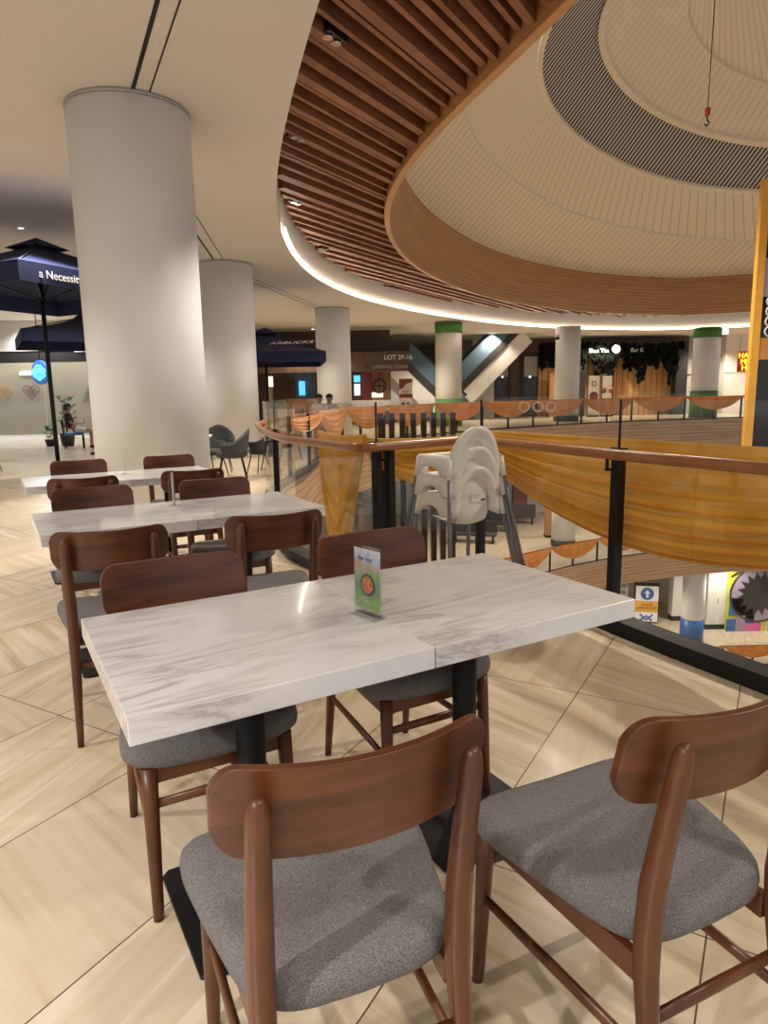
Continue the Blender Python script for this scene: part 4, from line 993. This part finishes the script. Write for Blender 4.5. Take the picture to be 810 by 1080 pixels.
# ------------------------------------------------------------------ background: built by planes at their depth
def PB(x0, y0, x1, y1, Y, th, name, mat, parent=None, bevel=0, mi=None):
    a = aty(x0, y0, Y); b_ = aty(x1, y1, Y); o = MB().bb((a.x, Y, a.z), (b_.x, Y+th, b_.z)).build(name, M[mat], parent); return o
def flat(a, b_, Y, th): return (a, Y, b_)
# left cafe wall with glass front
cw = 25.5
struct(MB().bb((-30, cw+1.4, 0), (-5.6, cw+1.6, 4.2)).build('wall_left', M['beige']), 'beige back wall of the cafe at the left')
shop = empty('shopfront', (-14, cw, 0), 0, 'glass shopfront of the cafe at the left with a dark header band', 'shopfront')
for x in (-28+2.6*k for k in range(9)): 
    MB().bb((x-14+14+14, 0, .05), (x+14+2.55, .02, 2.72)).build('pane', M['cafe_glass'], shop)
MB().bb((-16, -.02, 2.72), (8.2, .25, 3.12)).build('header', M['dark'], shop); MB().bb((-16, -.05, 3.12), (8.2, .3, 4.19)).build('fascia', M['ceiling'], shop)
MB().bb((-16, -.02, 0), (8.2, .1, .08)).build('sill', M['lightwall'], shop)
# hearts and triangle motifs on the wall, as maze-like outlines
def motif(px, py, Y, size, kind, label, mat):
    c_ = aty(px, py, Y); e = empty('wall_motif', c_, 0, label, 'wall decoration')
    if kind == 'heart': out = [V((size*.062*16*sin(t)**3*.06*10*.1*1.6, 0, size*.06*(13*cos(t)-5*cos(2*t)-2*cos(3*t)-cos(4*t))*.1*.98)) for t in [2*pi*i/40 for i in range(40)]]
    else: out = [V((-size*.55, 0, -size*.4)), V((size*.55, 0, -size*.4)), V((size*.25, 0, size*.45)), V((-size*.2, 0, size*.45))]
    if kind == 'heart': 
        out = [V((size*.5*sin(t)**3, 0, size*.5*(13*cos(t)-5*cos(2*t)-2*cos(3*t)-cos(4*t))/16)) for t in [2*pi*i/40 for i in range(40)]]
    MB().tube(out, size*.022, 6, closed=True).build('outline', M[mat], e)
    s = MB(); r2 = random.Random(int(px)); g = size*.12
    for i in range(-3, 4):
        for j in range(-3, 4):
            x, z = i*g, j*g+.02*size
            if kind == 'heart' and (x*x+z*z*1.2 > (size*.36)**2 or (z < -size*.1 and abs(x) > size*.18)): continue
            if kind != 'heart' and (abs(z) > size*.36 or abs(x) > size*(.42-.25*(z/size+.4))): continue
            if r2.random() < .5: s.box((x, 0, z), (g*1.05, size*.03, size*.03))
            else: s.box((x, 0, z), (size*.03, size*.03, g*1.05))
    s.build('inner_lines', M[mat], e)
motif(33, 413, cw+1.35, .62, 'heart', 'red-brown heart outline with maze lines on the cafe wall', 'darkred')
motif(5, 413, cw+1.35, .60, 'heart', 'golden heart outline with maze lines at the far left of the cafe wall', 'yellow')
motif(98, 416, cw+1.35, .72, 'tri', 'red maze pattern inside a tapered outline on the cafe wall, near the thick column', 'darkred')
# hanging round sign
q = aty(43, 393, 22); sg = empty('hanging_sign', q, R(-25), 'blue and white lit round sign hanging in front of the cafe', 'sign')
s = MB(); s.lathe([(.36, -.05), (.38, -.03), (.38, .03), (.36, .05)], n=40); o = s.build('disc', M['blue'], sg); o.rotation_euler = (R(90), 0, 0)
# wavy-haired figure simplified as luminous waves round a crown
s = MB()
for sx in (-1, 1):
    for k in range(4):
        s.tube([V((sx*(.08+.06*k), -.065, .24-.05*k)), V((sx*(.13+.055*k), -.065, .10)), V((sx*(.08+.06*k), -.065, -.04)), V((sx*(.12+.05*k), -.065, -.22+.03*k))], .018, 6)
s.ball((0, -.06, .05), .09, 12, sc=(.9, .3, 1.15)); s.ball((0, -.06, -.17), .11, 12, sc=(.9, .3, .9)); s.box((0, -.06, .20), (.14, .02, .06))
s.build('figure', M['glow_blue'], sg); MB().tube([(0, 0, .38), (0, 0, CEIL-q.z)], .015, 6).build('rod', M['black'], sg)
# lit panel and strips behind the glass
PB(92, 378, 112, 409, cw+1.33, .06, 'lit_panel', 'glow_blue').name = 'lit_panel'
o = bpy.data.objects['lit_panel']; tag(o, 'pale blue lit menu panel on the cafe wall beside the thick column', 'sign')
for k, (x0, y0, x1, y1, lb) in enumerate(((78, 366.5, 112, 370.5, 'thin white light strip under the ceiling left of the thick column'), (20, 392, 34, 395.5, 'short greenish light strip on the cafe wall left of the round sign'))):
    o = PB(x0, y0, x1, y1, cw+1.345 if k else cw-.07, .05, 'light_strip', 'glow_white'); tag(o, lb, 'light strip')
# counters in the middle distance
for k, (x0, x1, lb) in enumerate(((279, 291, 'white counter block at the shop behind the second parasol, left one'), (292, 309, 'white counter block at the shop behind the second parasol, right one'))):
    a = aty(x0, 428, 25.8); b_ = aty(x1, 451, 25.8); e = empty('counter', (a.x, 25.8, 0), 0, lb, 'counter')
    MB().bb((0, 0, 0), (b_.x-a.x, .6, .88)).build('body', M['white'], e); MB().bb((-.02, -.02, .88), (b_.x-a.x+.02, .62, .93)).build('worktop', M['dark'], e)
# shop wall behind
a = aty(265, 400, 31); b_ = aty(412, 400, 31)
struct(MB().bb((a.x-2, 31.5, 0), (b_.x, 31.7, 4.2)).build('wall_back', M['brownwall']), 'dark brown shop wall in the centre distance')
sh2 = empty('shopfront', (a.x, 30.6, 0), 0, 'dark shopfront behind the second parasol and third column, with windows and a header', 'shopfront')
def part(x0, y0, x1, y1, Y, th, name, mat, par):
    A_ = aty(x0, y0, Y); B_ = aty(x1, y1, Y); L0 = par.location; o = MB().bb((A_.x-L0.x, Y-L0.y, A_.z-L0.z), (B_.x-L0.x, Y+th-L0.y, B_.z-L0.z)).build(name, M[mat], par); return o
part(262, 362, 432, 372, 30.2, .5, 'header', 'dark', sh2)
hb = part(262, 373, 431, 391, 29.6, .4, 'sign_band', 'brownwall', sh2)
part(311, 393, 333, 420, 30.4, .05, 'window', 'bluewall', sh2); part(315, 402, 322, 417, 30.3, .05, 'lit_pane', 'glow_blue', sh2)
part(283, 397, 288, 408, 30.4, .05, 'window', 'glow_warm', sh2); part(283, 408, 288, 425, 30.4, .05, 'window', 'beige', sh2)
part(336, 395, 341, 420, 30.4, .05, 'window', 'glow_white', sh2); part(373, 396, 380, 403, 30.4, .05, 'window', 'glow_blue', sh2); part(373.5, 405, 380, 417, 30.4, .05, 'window', 'glow_white', sh2)
part(381, 392, 391, 423, 30.5, .05, 'curtain', 'darkred', sh2); part(392, 392, 411, 425, 30.6, .05, 'timber_panel', 'tanseat', sh2); part(392, 414, 404, 419, 30.4, .05, 'lit_panel', 'glow_warm', sh2)
part(342, 423, 412, 433, 29.2, .5, 'low_wall', 'greywall', sh2); part(300, 421, 335, 432, 29.2, .5, 'low_wall', 'tanseat', sh2)
L0 = sh2.location; q = aty(420, 377, 29.55); text('lettering', 'LOT 2F-16', .27, M['paper'], (q.x-L0.x, q.y-L0.y-.03, q.z), (R(90), 0, 0), sh2, .01)
q = aty(411, 387, 29.55); text('lettering', 'OPENING SOON', .2, M['greywall'], (q.x-L0.x, q.y-L0.y-.03, q.z), (R(90), 0, 0), sh2, .01)
q = aty(400, 407, 29.9); ln_ = empty('hanging_lantern', q, 0, 'black round openwork lantern hanging in the brown shop', 'lantern')
s = MB()
for k in range(4): s.tube([V((.3*cos(t)*cos(k*pi/4), .3*cos(t)*sin(k*pi/4), .3*sin(t))) for t in [2*pi*i/20 for i in range(20)]], .03, 5, closed=True)
s.tube([V((.3*cos(t), .3*sin(t), 0)) for t in [2*pi*i/20 for i in range(20)]], .03, 5, closed=True)
s.build('cage', M['black'], ln_); MB().tube([(0, 0, .3), (0, 0, 1.3)], .015, 5).build('cord', M['black'], ln_)
# poster stand by the railing
a = aty(421, 400, 22.6); ps = empty('poster_stand', (a.x, 22.9, 0), 0, 'red and cream poster stand in front of the escalator', 'sign')
w_ = aty(435, 400, 22.9).x-a.x; zt = aty(421, 399.5, 22.9).z
MB().bb((0, 0, .05), (w_, .06, zt)).build('panel', M['cream'], ps)
MB().add([(0, -.012, zt), (w_, -.012, zt), (w_, -.012, zt-.12), (w_*.55, -.012, zt-.16), (w_*.3, -.012, zt-.30), (0, -.012, zt-.36)], [(0, 1, 2, 3, 4, 5)]) 
s = MB(); s.prism([(0, zt), (w_, zt), (w_, zt-.12), (w_*.55, zt-.16), (w_*.3, zt-.30), (0, zt-.36)], 0, .012, mat=Matrix(((1, 0, 0, 0), (0, 0, -1, 0), (0, 1, 0, 0), (0, 0, 0, 1)))); s.build('red_patch', M['darkred'], ps)
MB().bb((0, -.012, zt-.62), (w_, 0, zt-.50)).build('red_band', M['darkred'], ps)
MB().ball((w_*.3, -.01, zt-.82), .06, 10, sc=(1, .2, 1)).ball((w_*.65, -.01, zt-.80), .05, 10, sc=(1.2, .2, .8)).build('picture', M['dark'], ps)
text('lettering', 'MAX', .12, M['darkred'], (w_*.5, -.008, zt-.42), (R(90), 0, 0), ps, .003)
MB().bb((0, -.15, 0), (w_, .2, .05)).build('base', M['dark'], ps)
# escalators
def escalator(p0, p1, Y, label, flip=False):
    a = aty(*p0, Y); b_ = aty(*p1, Y); e = empty('escalator', (a.x, Y, 0), 0, label, 'escalator'); wd = 1.0
    d = b_-a; an = atan2(d.z, d.x); L_ = hypot(d.x, d.z); up_ = V((-sin(an), 0, cos(an)))
    if up_.z < 0: up_ = -up_
    def bar(off, thk, y0, y1, name, mat):
        m_ = (a+b_)/2; c_ = V((m_.x-a.x, 0, m_.z))+up_*off
        M4 = Matrix.Translation(c_+V((0, (y0+y1)/2, 0))) @ Matrix.Rotation(-an, 4, 'Y'); MB().box((0, 0, 0), (L_, y1-y0, thk), mat=M4).build(name, M[mat], e)
    bar(0, .35, 0, wd, 'truss', 'dark'); bar(-.55, .75, .02, wd-.02, 'soffit_cladding', 'lightwall')
    bar(.5, .8, .02, .05, 'glass_side', 'bluewall'); bar(.5, .8, wd-.05, wd-.02, 'glass_side', 'bluewall')
    bar(.93, .09, 0, .09, 'handrail', 'gloss_black'); bar(.93, .09, wd-.09, wd, 'handrail', 'gloss_black'); bar(.22, .1, .1, wd-.1, 'steps', 'greywall')
    return e
escalator((418, 374), (478, 432), 33.5, 'escalator rising to the left behind the green-banded column')
escalator((484, 412), (548, 346), 34.6, 'pale-clad escalator rising to the right behind the green-banded column')
a = aty(404, 385, 33); 
s = MB(); tri = [(404, 386), (428, 386), (474, 432), (474, 440), (414, 440)]
P_ = [aty(x, y, 33.1) for x, y in tri]; s.prism([(q.x, max(q.z, .0)) for q in P_], -34.6, -33.9, mat=Matrix(((1, 0, 0, 0), (0, 0, -1, 0), (0, 1, 0, 0), (0, 0, 0, 1))))
struct(s.build('wall_stair', M['lightwall']), 'light sloping wall under the escalator')
# far wall, brown with dark windows
yb = 38.0
def fx(px, Y=yb): return aty(px, 400, Y).x
struct(MB().bb((fx(480), yb+.4, 0), (fx(522), yb+.6, 4.2)).build('wall_far', M['greywall']), 'grey wall behind the escalators')
struct(MB().bb((fx(498), yb-.4, 0), (fx(520), yb+.6, 4.2)).build('wall_far', M['lightwall']), 'light wall right of the escalators')
struct(MB().bb((fx(520), yb, 0), (fx(600), yb+.2, 4.2)).build('wall_far', M['brownwall']), 'brown timber wall with dark lift doors')
for k, (x0, x1) in enumerate(((523, 536), (552, 567))):
    e = empty('lift_doorway', (fx(x0), yb-.1, 0), 0, ('dark lift doorway in the brown wall, left one', 'dark lift doorway in the brown wall, right one')[k], 'doorway')
    part(x0, 398, x1, 444, yb-.12, .1, 'door', 'gloss_black', e); part(x0, 376, x1, 397, yb-.14, .1, 'upper_panel', 'greywall', e); part(x0-2, 372, x0, 444, yb-.15, .14, 'frame', 'dark', e); part(x1, 372, x1+2, 444, yb-.15, .14, 'frame', 'dark', e)
    part(x0+6, 396.5, x0+8, 398.5, yb-.2, .05, 'call_light', 'glow_white', e)
struct(MB().bb((fx(600), yb, 0), (fx(722), yb+.2, 4.2)).build('wall_far', M['brownwall']), 'shop back wall with timber')
sh3 = empty('shopfront', (fx(600), yb-.6, 0), 0, 'shop with vertical timber slats under black hanging foliage and a black frame', 'shopfront')
m, nt, b = newmat('timber_slats'); t = N(nt, 'ShaderNodeTexCoord'); sx = N(nt, 'ShaderNodeSeparateXYZ'); nt.links.new(t.outputs['Object'], sx.inputs[0])
fr = math_(nt, 'FRACT', math_(nt, 'MULTIPLY', sx.outputs[0], 3.2)); lnn = math_(nt, 'LESS_THAN', fr, .14); mx = N(nt, 'ShaderNodeMix', data_type='RGBA'); nt.links.new(lnn, mx.inputs[0]); mx.inputs[6].default_value = (.46, .25, .09, 1); mx.inputs[7].default_value = (.16, .08, .03, 1); nt.links.new(mx.outputs[2], b.inputs['Base Color']); b.inputs['Roughness'].default_value = .5; M['vslat'] = m
part(612, 378, 714, 444, yb-.3, .1, 'slatted_wall', 'vslat', sh3); part(568, 388, 592, 444, yb-.3, .1, 'slatted_wall', 'vslat', sh3); part(580, 393, 589, 440, yb-.9, .3, 'timber_pier', 'ringlip', sh3)
part(715, 360, 722, 446, yb-1.0, .6, 'frame_post', 'dark', sh3); part(614, 360, 722, 368, yb-1.0, .6, 'frame_header', 'dark', sh3); part(610, 368, 616, 446, yb-1, .4, 'frame_post', 'dark', sh3)
rr = random.Random(11); s = MB(); L0 = sh3.location
for k in range(900):
    px = 570+rr.random()*145; 
    if 590 < px < 613: continue
    prof = 388+9*sin(px*.17)+7*sin(px*.41+1)+4*sin(px*.9); py = 364+rr.random()*(max(prof, 372)-364)
    q = aty(px, py, yb-1.2+.3*rr.random()); s.ball((q.x-L0.x, q.y-L0.y, q.z), .07+.08*rr.random(), 6, sc=(1, .7, 1.5))
s.build('hanging_foliage', M['blackleaf'], sh3)
q = aty(660, 369.5, yb-1.6); text('lettering', 'Blue Tea', .3, M['lightwall'], (q.x-L0.x-1.4, q.y-L0.y, q.z), (R(90), 0, 0), sh3, .01); text('lettering', 'Bar K', .3, M['lightwall'], (q.x-L0.x+.6, q.y-L0.y, q.z), (R(90), 0, 0), sh3, .01)
s = MB(); s.lathe([(.22, 0), (.22, .03)], n=24); o = s.build('emblem', M['paper'], sh3); q = aty(650, 368, yb-1.6); o.location = (q.x-L0.x, q.y-L0.y, q.z); o.rotation_euler = (R(90), 0, 0)
for k, (x0, x1, lb) in enumerate(((621, 632.5, 'white roll-up banner with a red circle, left of the pair in the timber shop'), (635.5, 647, 'white and dark red roll-up banner, right of the pair in the timber shop'))):
    a = aty(x0, 400, 36); e = empty('roll_up_banner', (a.x, 36, 0), 0, lb, 'banner', 'roll-up banners'); w_ = aty(x1, 400, 36).x-a.x; zt = aty(x0, 396.5, 36).z
    MB().bb((0, 0, .08), (w_, .02, zt)).build('sheet', M['paper'], e); MB().bb((-.02, -.1, 0), (w_+.02, .15, .08)).build('base', M['dark'], e)
    if k == 0:
        s = MB(); s.lathe([(w_*.42, 0), (w_*.42, .01)], n=24); o = s.build('red_disc', M['darkred'], e); o.location = (w_/2, -.01, zt-1.05); o.rotation_euler = (R(90), 0, 0); MB().tube([V((w_/2+.12*cos(t), -.02, zt-.4+.12*sin(t))) for t in [2*pi*i/16 for i in range(16)]], .02, 5, closed=True).build('logo', M['dark'], e)
    else:
        MB().bb((w_*.88, -.01, .08), (w_*1.05, 0, zt)).build('side_stripe', M['darkred'], e); MB().bb((-w_*.12, -.01, .08), (0, 0, zt)).build('side_stripe', M['darkred'], e)
        MB().ball((w_*.15, -.02, zt-.75), .15, 12, sc=(1, .2, 1)).ball((w_*.85, -.02, zt-.75), .15, 12, sc=(1, .2, 1)).build('picture', M['tanseat'], e)
struct(MB().bb((fx(722), yb, 0), (fx(760), yb+.2, 4.2)).build('wall_far', M['greywall']), 'grey panel wall right of the timber shop')
s = MB(); 
for px in (722.5, 741): s.bb((fx(px), yb-.03, 0), (fx(px)+.08, yb, 4.2))
s.bb((fx(722), yb-.03, 2.1), (fx(741), yb, 2.16)); struct(s.build('trim_20', M['dark']), 'dark joints of the grey panel wall')
struct(MB().bb((fx(758), yb-.6, 0), (fx(782.4), yb+.2, 4.2)).build('wall_far', M['lightwall']), 'white panel wall beside the red doorway')
s = MB(); s.bb((fx(772), yb-.62, 2.2), (fx(772)+.03, yb-.6, 4.2)); s.bb((fx(758), yb-.62, 2.17), (fx(783), yb-.6, 2.2)); struct(s.build('trim_21', M['greywall']), 'joints of the white panel wall')
struct(MB().bb((fx(783), yb, 0), (fx(840), yb+.2, 4.2)).build('wall_far', M['dark']), 'dark wall beyond the red doorway')
rd = empty('shop_doorway', (fx(783), yb-.5, 0), 0, 'red shop doorway under glowing yellow lettering', 'doorway')
part(783.5, 372, 792, 441, yb-.5, .2, 'red_panel', 'red', rd); part(783, 358, 793, 371, yb-.55, .2, 'header', 'dark', rd)
q = aty(793, 381, yb-3); ns = empty('neon_sign', q, 0, 'glowing yellow neon lettering in front of the red doorway', 'sign')
for k, (tx, sz) in enumerate((('HAPPY', .36), ('ME', .36), ('HAPPY', .40))):
    text('neon_line', tx, sz, M['glow_yellow'], (-.15+.12*k if k != 1 else -.35, 0, .28-.30*k), (R(90), 0, 0), ns, .02)
MB().bb((-.7, .04, -.5), (.75, .07, .5)).build('backing', M['red'], ns); MB().tube([(0, .05, .5), (0, .05, CEIL-q.z)], .015, 5).build('rod', M['black'], ns)
a = aty(762, 353, 33); o = MB().bb((0, 0, 0), (.28, .06, .28)).build('exit_sign', M['glow_white']); o.location = (a.x, 33, 3.86); tag(o, 'small pale lit square sign beside the green band of the right column', 'sign')
sc_ = empty('security_camera', aty(588, 356, 30), 0, 'small white security camera under the ceiling left of the plain white column', 'camera'); q = sc_.location
MB().ball((0, 0, -.02), .09, 12).build('dome', M['gloss_black'], sc_); MB().lathe([(.12, .02), (.12, .1)], n=16).build('mount', M['white'], sc_); MB().tube([(0, 0, .1), (0, 0, CEIL-q.z)], .02, 6).build('stem', M['white'], sc_)
# filling walls around the upper level beyond the shops
struct(MB().bb((-34, 45.8, -17.7), (33, 46, 4.2)).build('wall_back', M['beige']), 'plain back wall far behind the shops')
# lower level walls and things
for k, z in enumerate((-LEV, -2*LEV)):
    struct(MB().bb((-34, yb+3, z), (33, yb+3.2, z+LEV-1.25)).build('wall_lower', M['lightwall']), 'light panel wall on the level %s storey%s below' % (('one', ''), ('two', 's'))[k])
z1 = -LEV
# timber column and white column, kiosk on the level below
p = atz(580.5, 567, z1); e = empty('timber_pillar', (p.x, p.y, z1), 0, 'square timber-clad pillar one storey below', 'column'); MB().bb((-.22, 0, 0), (.22, .45, LEV-1.25)).build('shaft', M['ringlip'], e); MB().bb((-.24, -.02, 0), (.24, .47, .12)).build('plinth', M['dark'], e)
p = atz(597, 578, z1); column(p.x, p.y+.6, .55, 'white round column with a dark foot, one storey below', [(0, .3, 'dark')], z1=z1+LEV-1.25, z0=z1)
def lowbench(px, py, w_, label):
    p = atz(px, py, z1); e = empty('kiosk_bench', (p.x, p.y, z1), R(-15), label, 'bench')
    MB().box((0, 0, .42), (w_, .6, .1)).build('seat', M['charcoal'], e, bevel=.02); MB().box((0, .3, .75), (w_, .1, .6)).build('backrest', M['charcoal'], e, bevel=.02)
    for sx in (-1, 1): MB().box((sx*w_*.42, 0, .18), (.08, .5, .36)).build('leg', M['black'], e)
lowbench(516, 560, 2.4, 'dark bench one storey below, nearest the high chairs'); lowbench(545, 552, 2.0, 'dark bench one storey below, left of the timber pillar'); lowbench(500, 572, 2.2, 'dark bench one storey below, half behind the high chair legs')
p = atz(556, 553, z1); e = empty('vending_cabinet', (p.x, p.y+2, z1), 0, 'brown cabinet one storey below, left of the timber pillar', 'cabinet'); MB().bb((-.4, 0, .05), (.4, .6, 1.9)).build('body', M['brownwall'], e); MB().bb((-.36, -.02, .2), (.36, 0, 1.8)).build('door', M['darkred'], e)
e = empty('glass_kiosk', (p.x-3.2, p.y+3, z1), 0, 'glass-fronted kiosk one storey below', 'kiosk'); MB().bb((-1.6, 0, 0), (1.6, 2, .9)).build('counter', M['greywall'], e); MB().bb((-1.6, 0, .9), (1.6, .04, 2.2)).build('glass_front', M['cafe_glass'], e); MB().bb((-1.6, 0, 2.2), (1.6, 2, 2.5)).build('canopy', M['lightwall'], e)
# lowest level: totem sign, white cabinets, mural
z2 = -2*LEV
p = atz(681, 657, z2); e = empty('totem_sign', (p.x, p.y, z2), R(-12), 'blue, yellow and white totem sign with an arrow, two storeys below', 'sign'); w_ = .66; ht = 2.25
MB().bb((-w_, -.02, 0), (w_, .5, ht)).build('body', M['dark'], e)
MB().bb((-w_*.92, -.05, ht*.58), (w_*.92, -.02, ht*.97)).build('upper_panel', M['paper'], e); MB().bb((-w_*.92, -.05, ht*.30), (w_*.92, -.02, ht*.57)).build('middle_panel', M['yellow'], e); MB().bb((-w_*.92, -.05, .1), (w_*.92, -.02, ht*.29)).build('lower_panel', M['paper'], e)
s = MB(); s.lathe([(.36, 0), (.36, .02)], n=28); o = s.build('blue_disc', M['blue'], e); o.location = (0, -.055, ht*.775); o.rotation_euler = (R(90), 0, 0)
s = MB(); s.prism([(-.06, -.22), (.06, -.22), (.06, .03), (.17, .03), (0, .24), (-.17, .03), (-.06, .03)], 0, .02); o = s.build('arrow', M['paper'], e); o.location = (0, -.08, ht*.775); o.rotation_euler = (R(90), 0, 0)
text('lettering', 'PLEASE\nKEEP RIGHT', .2, M['dark'], (0, -.055, ht*.44), (R(90), 0, 0), e, .005)
s = MB(); s.tube([(-.35, -.06, ht*.24), (0, -.06, ht*.1), (.35, -.06, ht*.24)], .05, 6).tube([(-.3, -.06, ht*.08), (0, -.06, ht*.2), (.3, -.06, ht*.08)], .05, 6); s.build('figure_mark', M['blue'], e)
for k, (x0, x1, py, lb) in enumerate(((708, 728, 655, 'white storage cabinet two storeys below, left of the blue-footed column'), (744, 766, 664, 'white storage cabinet two storeys below, right of the blue-footed column'))):
    a = atz(x0, py, z2); b_ = atz(x1, py, z2); Yc = (a.y+b_.y)/2; wd = b_.x-a.x; e = empty('storage_cabinet', (a.x, Yc, z2), 0, lb, 'cabinet'); MB().bb((0, 0, .3), (wd, .6, 4.2)).build('body', M['white'], e); MB().bb((.02, .05, 0), (wd-.02, .6, .3)).build('plinth', M['dark'], e)
    for q_ in (0, 1): MB().bb((.04+wd/2*q_, -.02, .34), (wd/2*(q_+1)-.04, 0, 3.0)).build('door', M['lightwall'], e)
    MB().bb((.04, -.02, 3.06), (wd-.04, 0, 4.15)).build('door', M['lightwall'], e); MB().bb((wd*.48, -.05, 1.5), (wd*.5, -.02, 1.8)).build('handle', M['red'], e)
a = atz(767, 667, z2); b_ = atz(860, 667, z2); e = empty('wall_mural', (a.x, a.y+.2, z2), 0, 'lime green mural with a big spiky wheel and blue blocks, two storeys below', 'mural'); wd = b_.x-a.x
MB().bb((0, 0, 0), (wd, .15, 4.3)).build('board', M['lime'], e)
q = aty(801, 626, a.y+.15); cx_, cz_ = q.x-a.x, q.z-z2
s = MB(); s.lathe([(1.55, 0), (1.55, .03)], n=40); o = s.build('wheel', M['purple'], e); o.location = (cx_, -.02, cz_); o.rotation_euler = (R(90), 0, 0)
pts = []
for k in range(32):
    r_ = 1.25 if k % 2 else .85; pts.append((r_*cos(2*pi*k/32), r_*sin(2*pi*k/32)))
s = MB(); s.prism(pts, 0, .04); o = s.build('spiky_centre', M['dark'], e); o.location = (cx_, -.04, cz_); o.rotation_euler = (R(90), 0, 0)
MB().tube([V((cx_+1.57*cos(2*pi*i/36), -.06, cz_+1.57*sin(2*pi*i/36))) for i in range(36)], .05, 6, closed=True).build('wheel_rim', M['dark'], e)
MB().tube([(.1, -.04, 3.1), (.7, -.04, 3.5), (1.4, -.04, 3.75), (1.9, -.04, 3.3), (2.1, -.04, 2.7)], .05, 6).build('cable_line', M['dark'], e)
s = MB(); s.bb((.0, -.05, 0), (.5, 0, .7)).bb((.1, -.05, .9), (1.4, 0, 2.0)).bb((1.0, -.05, .3), (1.5, 0, 1.6)).build('blue_block', M['blue'], e); MB().bb((.05, -.06, 1.9), (.7, 0, 2.4)).bb((.5, -.07, 0), (1.0, 0, .8)).build('grey_block', M['purple'], e); MB().bb((1.0, -.07, 0), (1.9, 0, .45)).build('pink_block', M['pink'], e)
for k in range(9): MB().bb((1.9+.28*k, -.03, 0), (1.98+.28*k, 0, .3+.35*((k*7) % 5)/4)).build('drip', M['cream'], e)
# poster wall pieces left of the totem
for k, (px, lb) in enumerate(((655, 'black and white poster board two storeys below, leftmost'), (666, 'pale poster board two storeys below, left of the totem sign'))):
    p = atz(px, 650, z2); e = empty('poster_board', (p.x, p.y+1+.5*k, z2), 0, lb, 'poster'); MB().bb((-.3, 0, 0), (.3, .08, 2.3)).build('board', M['paper'], e)
    for j in range(4): MB().box((-.1+.07*j, -.01, .6+.42*j), (.3, .02, .18), 0).build('picture', M['dark' if k == 0 else 'greywall'], e)

# ------------------------------------------------------------------ yellow frame with dark screen hanging in the atrium
YF = 11.5
a = aty(803.5, 190, YF); bt = -1.1; fw = .13; wd = 3.4; zt = a.z
fr_ = empty('framed_screen', (a.x+.0, YF, bt), 0, 'tall yellow-framed dark screen hanging in the atrium at the right edge', 'screen')
for x0, x1, z0, z1_ in ((0, fw, 0, zt-bt), (wd-fw, wd, 0, zt-bt), (fw, wd-fw, zt-bt-fw, zt-bt), (fw, wd-fw, 0, fw)):
    MB().bb((x0, -.05, z0), (x1, .05, z1_)).build('frame_bar', M['yellow'], fr_)
MB().bb((fw, -.02, fw), (wd-fw, .03, zt-bt-fw)).build('screen_panel', M['gloss_black'], fr_)
MB().bb((fw+.01, -.03, 2.9), (fw+.9, -.02, 3.25)).build('orange_graphic', M['orange'], fr_); MB().bb((fw+.01, -.03, 3.9), (fw+1.2, -.02, 4.5)).build('mauve_graphic', M['purple'], fr_)
s = MB()
for k in range(4): s.tube([V((fw+.20+.12*cos(t), -.03, 3.35+.16*k+.09*sin(t))) for t in [2*pi*i/16 for i in range(16)]], .014, 5, closed=True)
s.build('white_loops', M['paper'], fr_)
for x in (.3, wd-.3): MB().tube([(x, 0, zt-bt), (x, 0, 7.1-bt)], .012, 5).build('cable', M['black'], fr_)
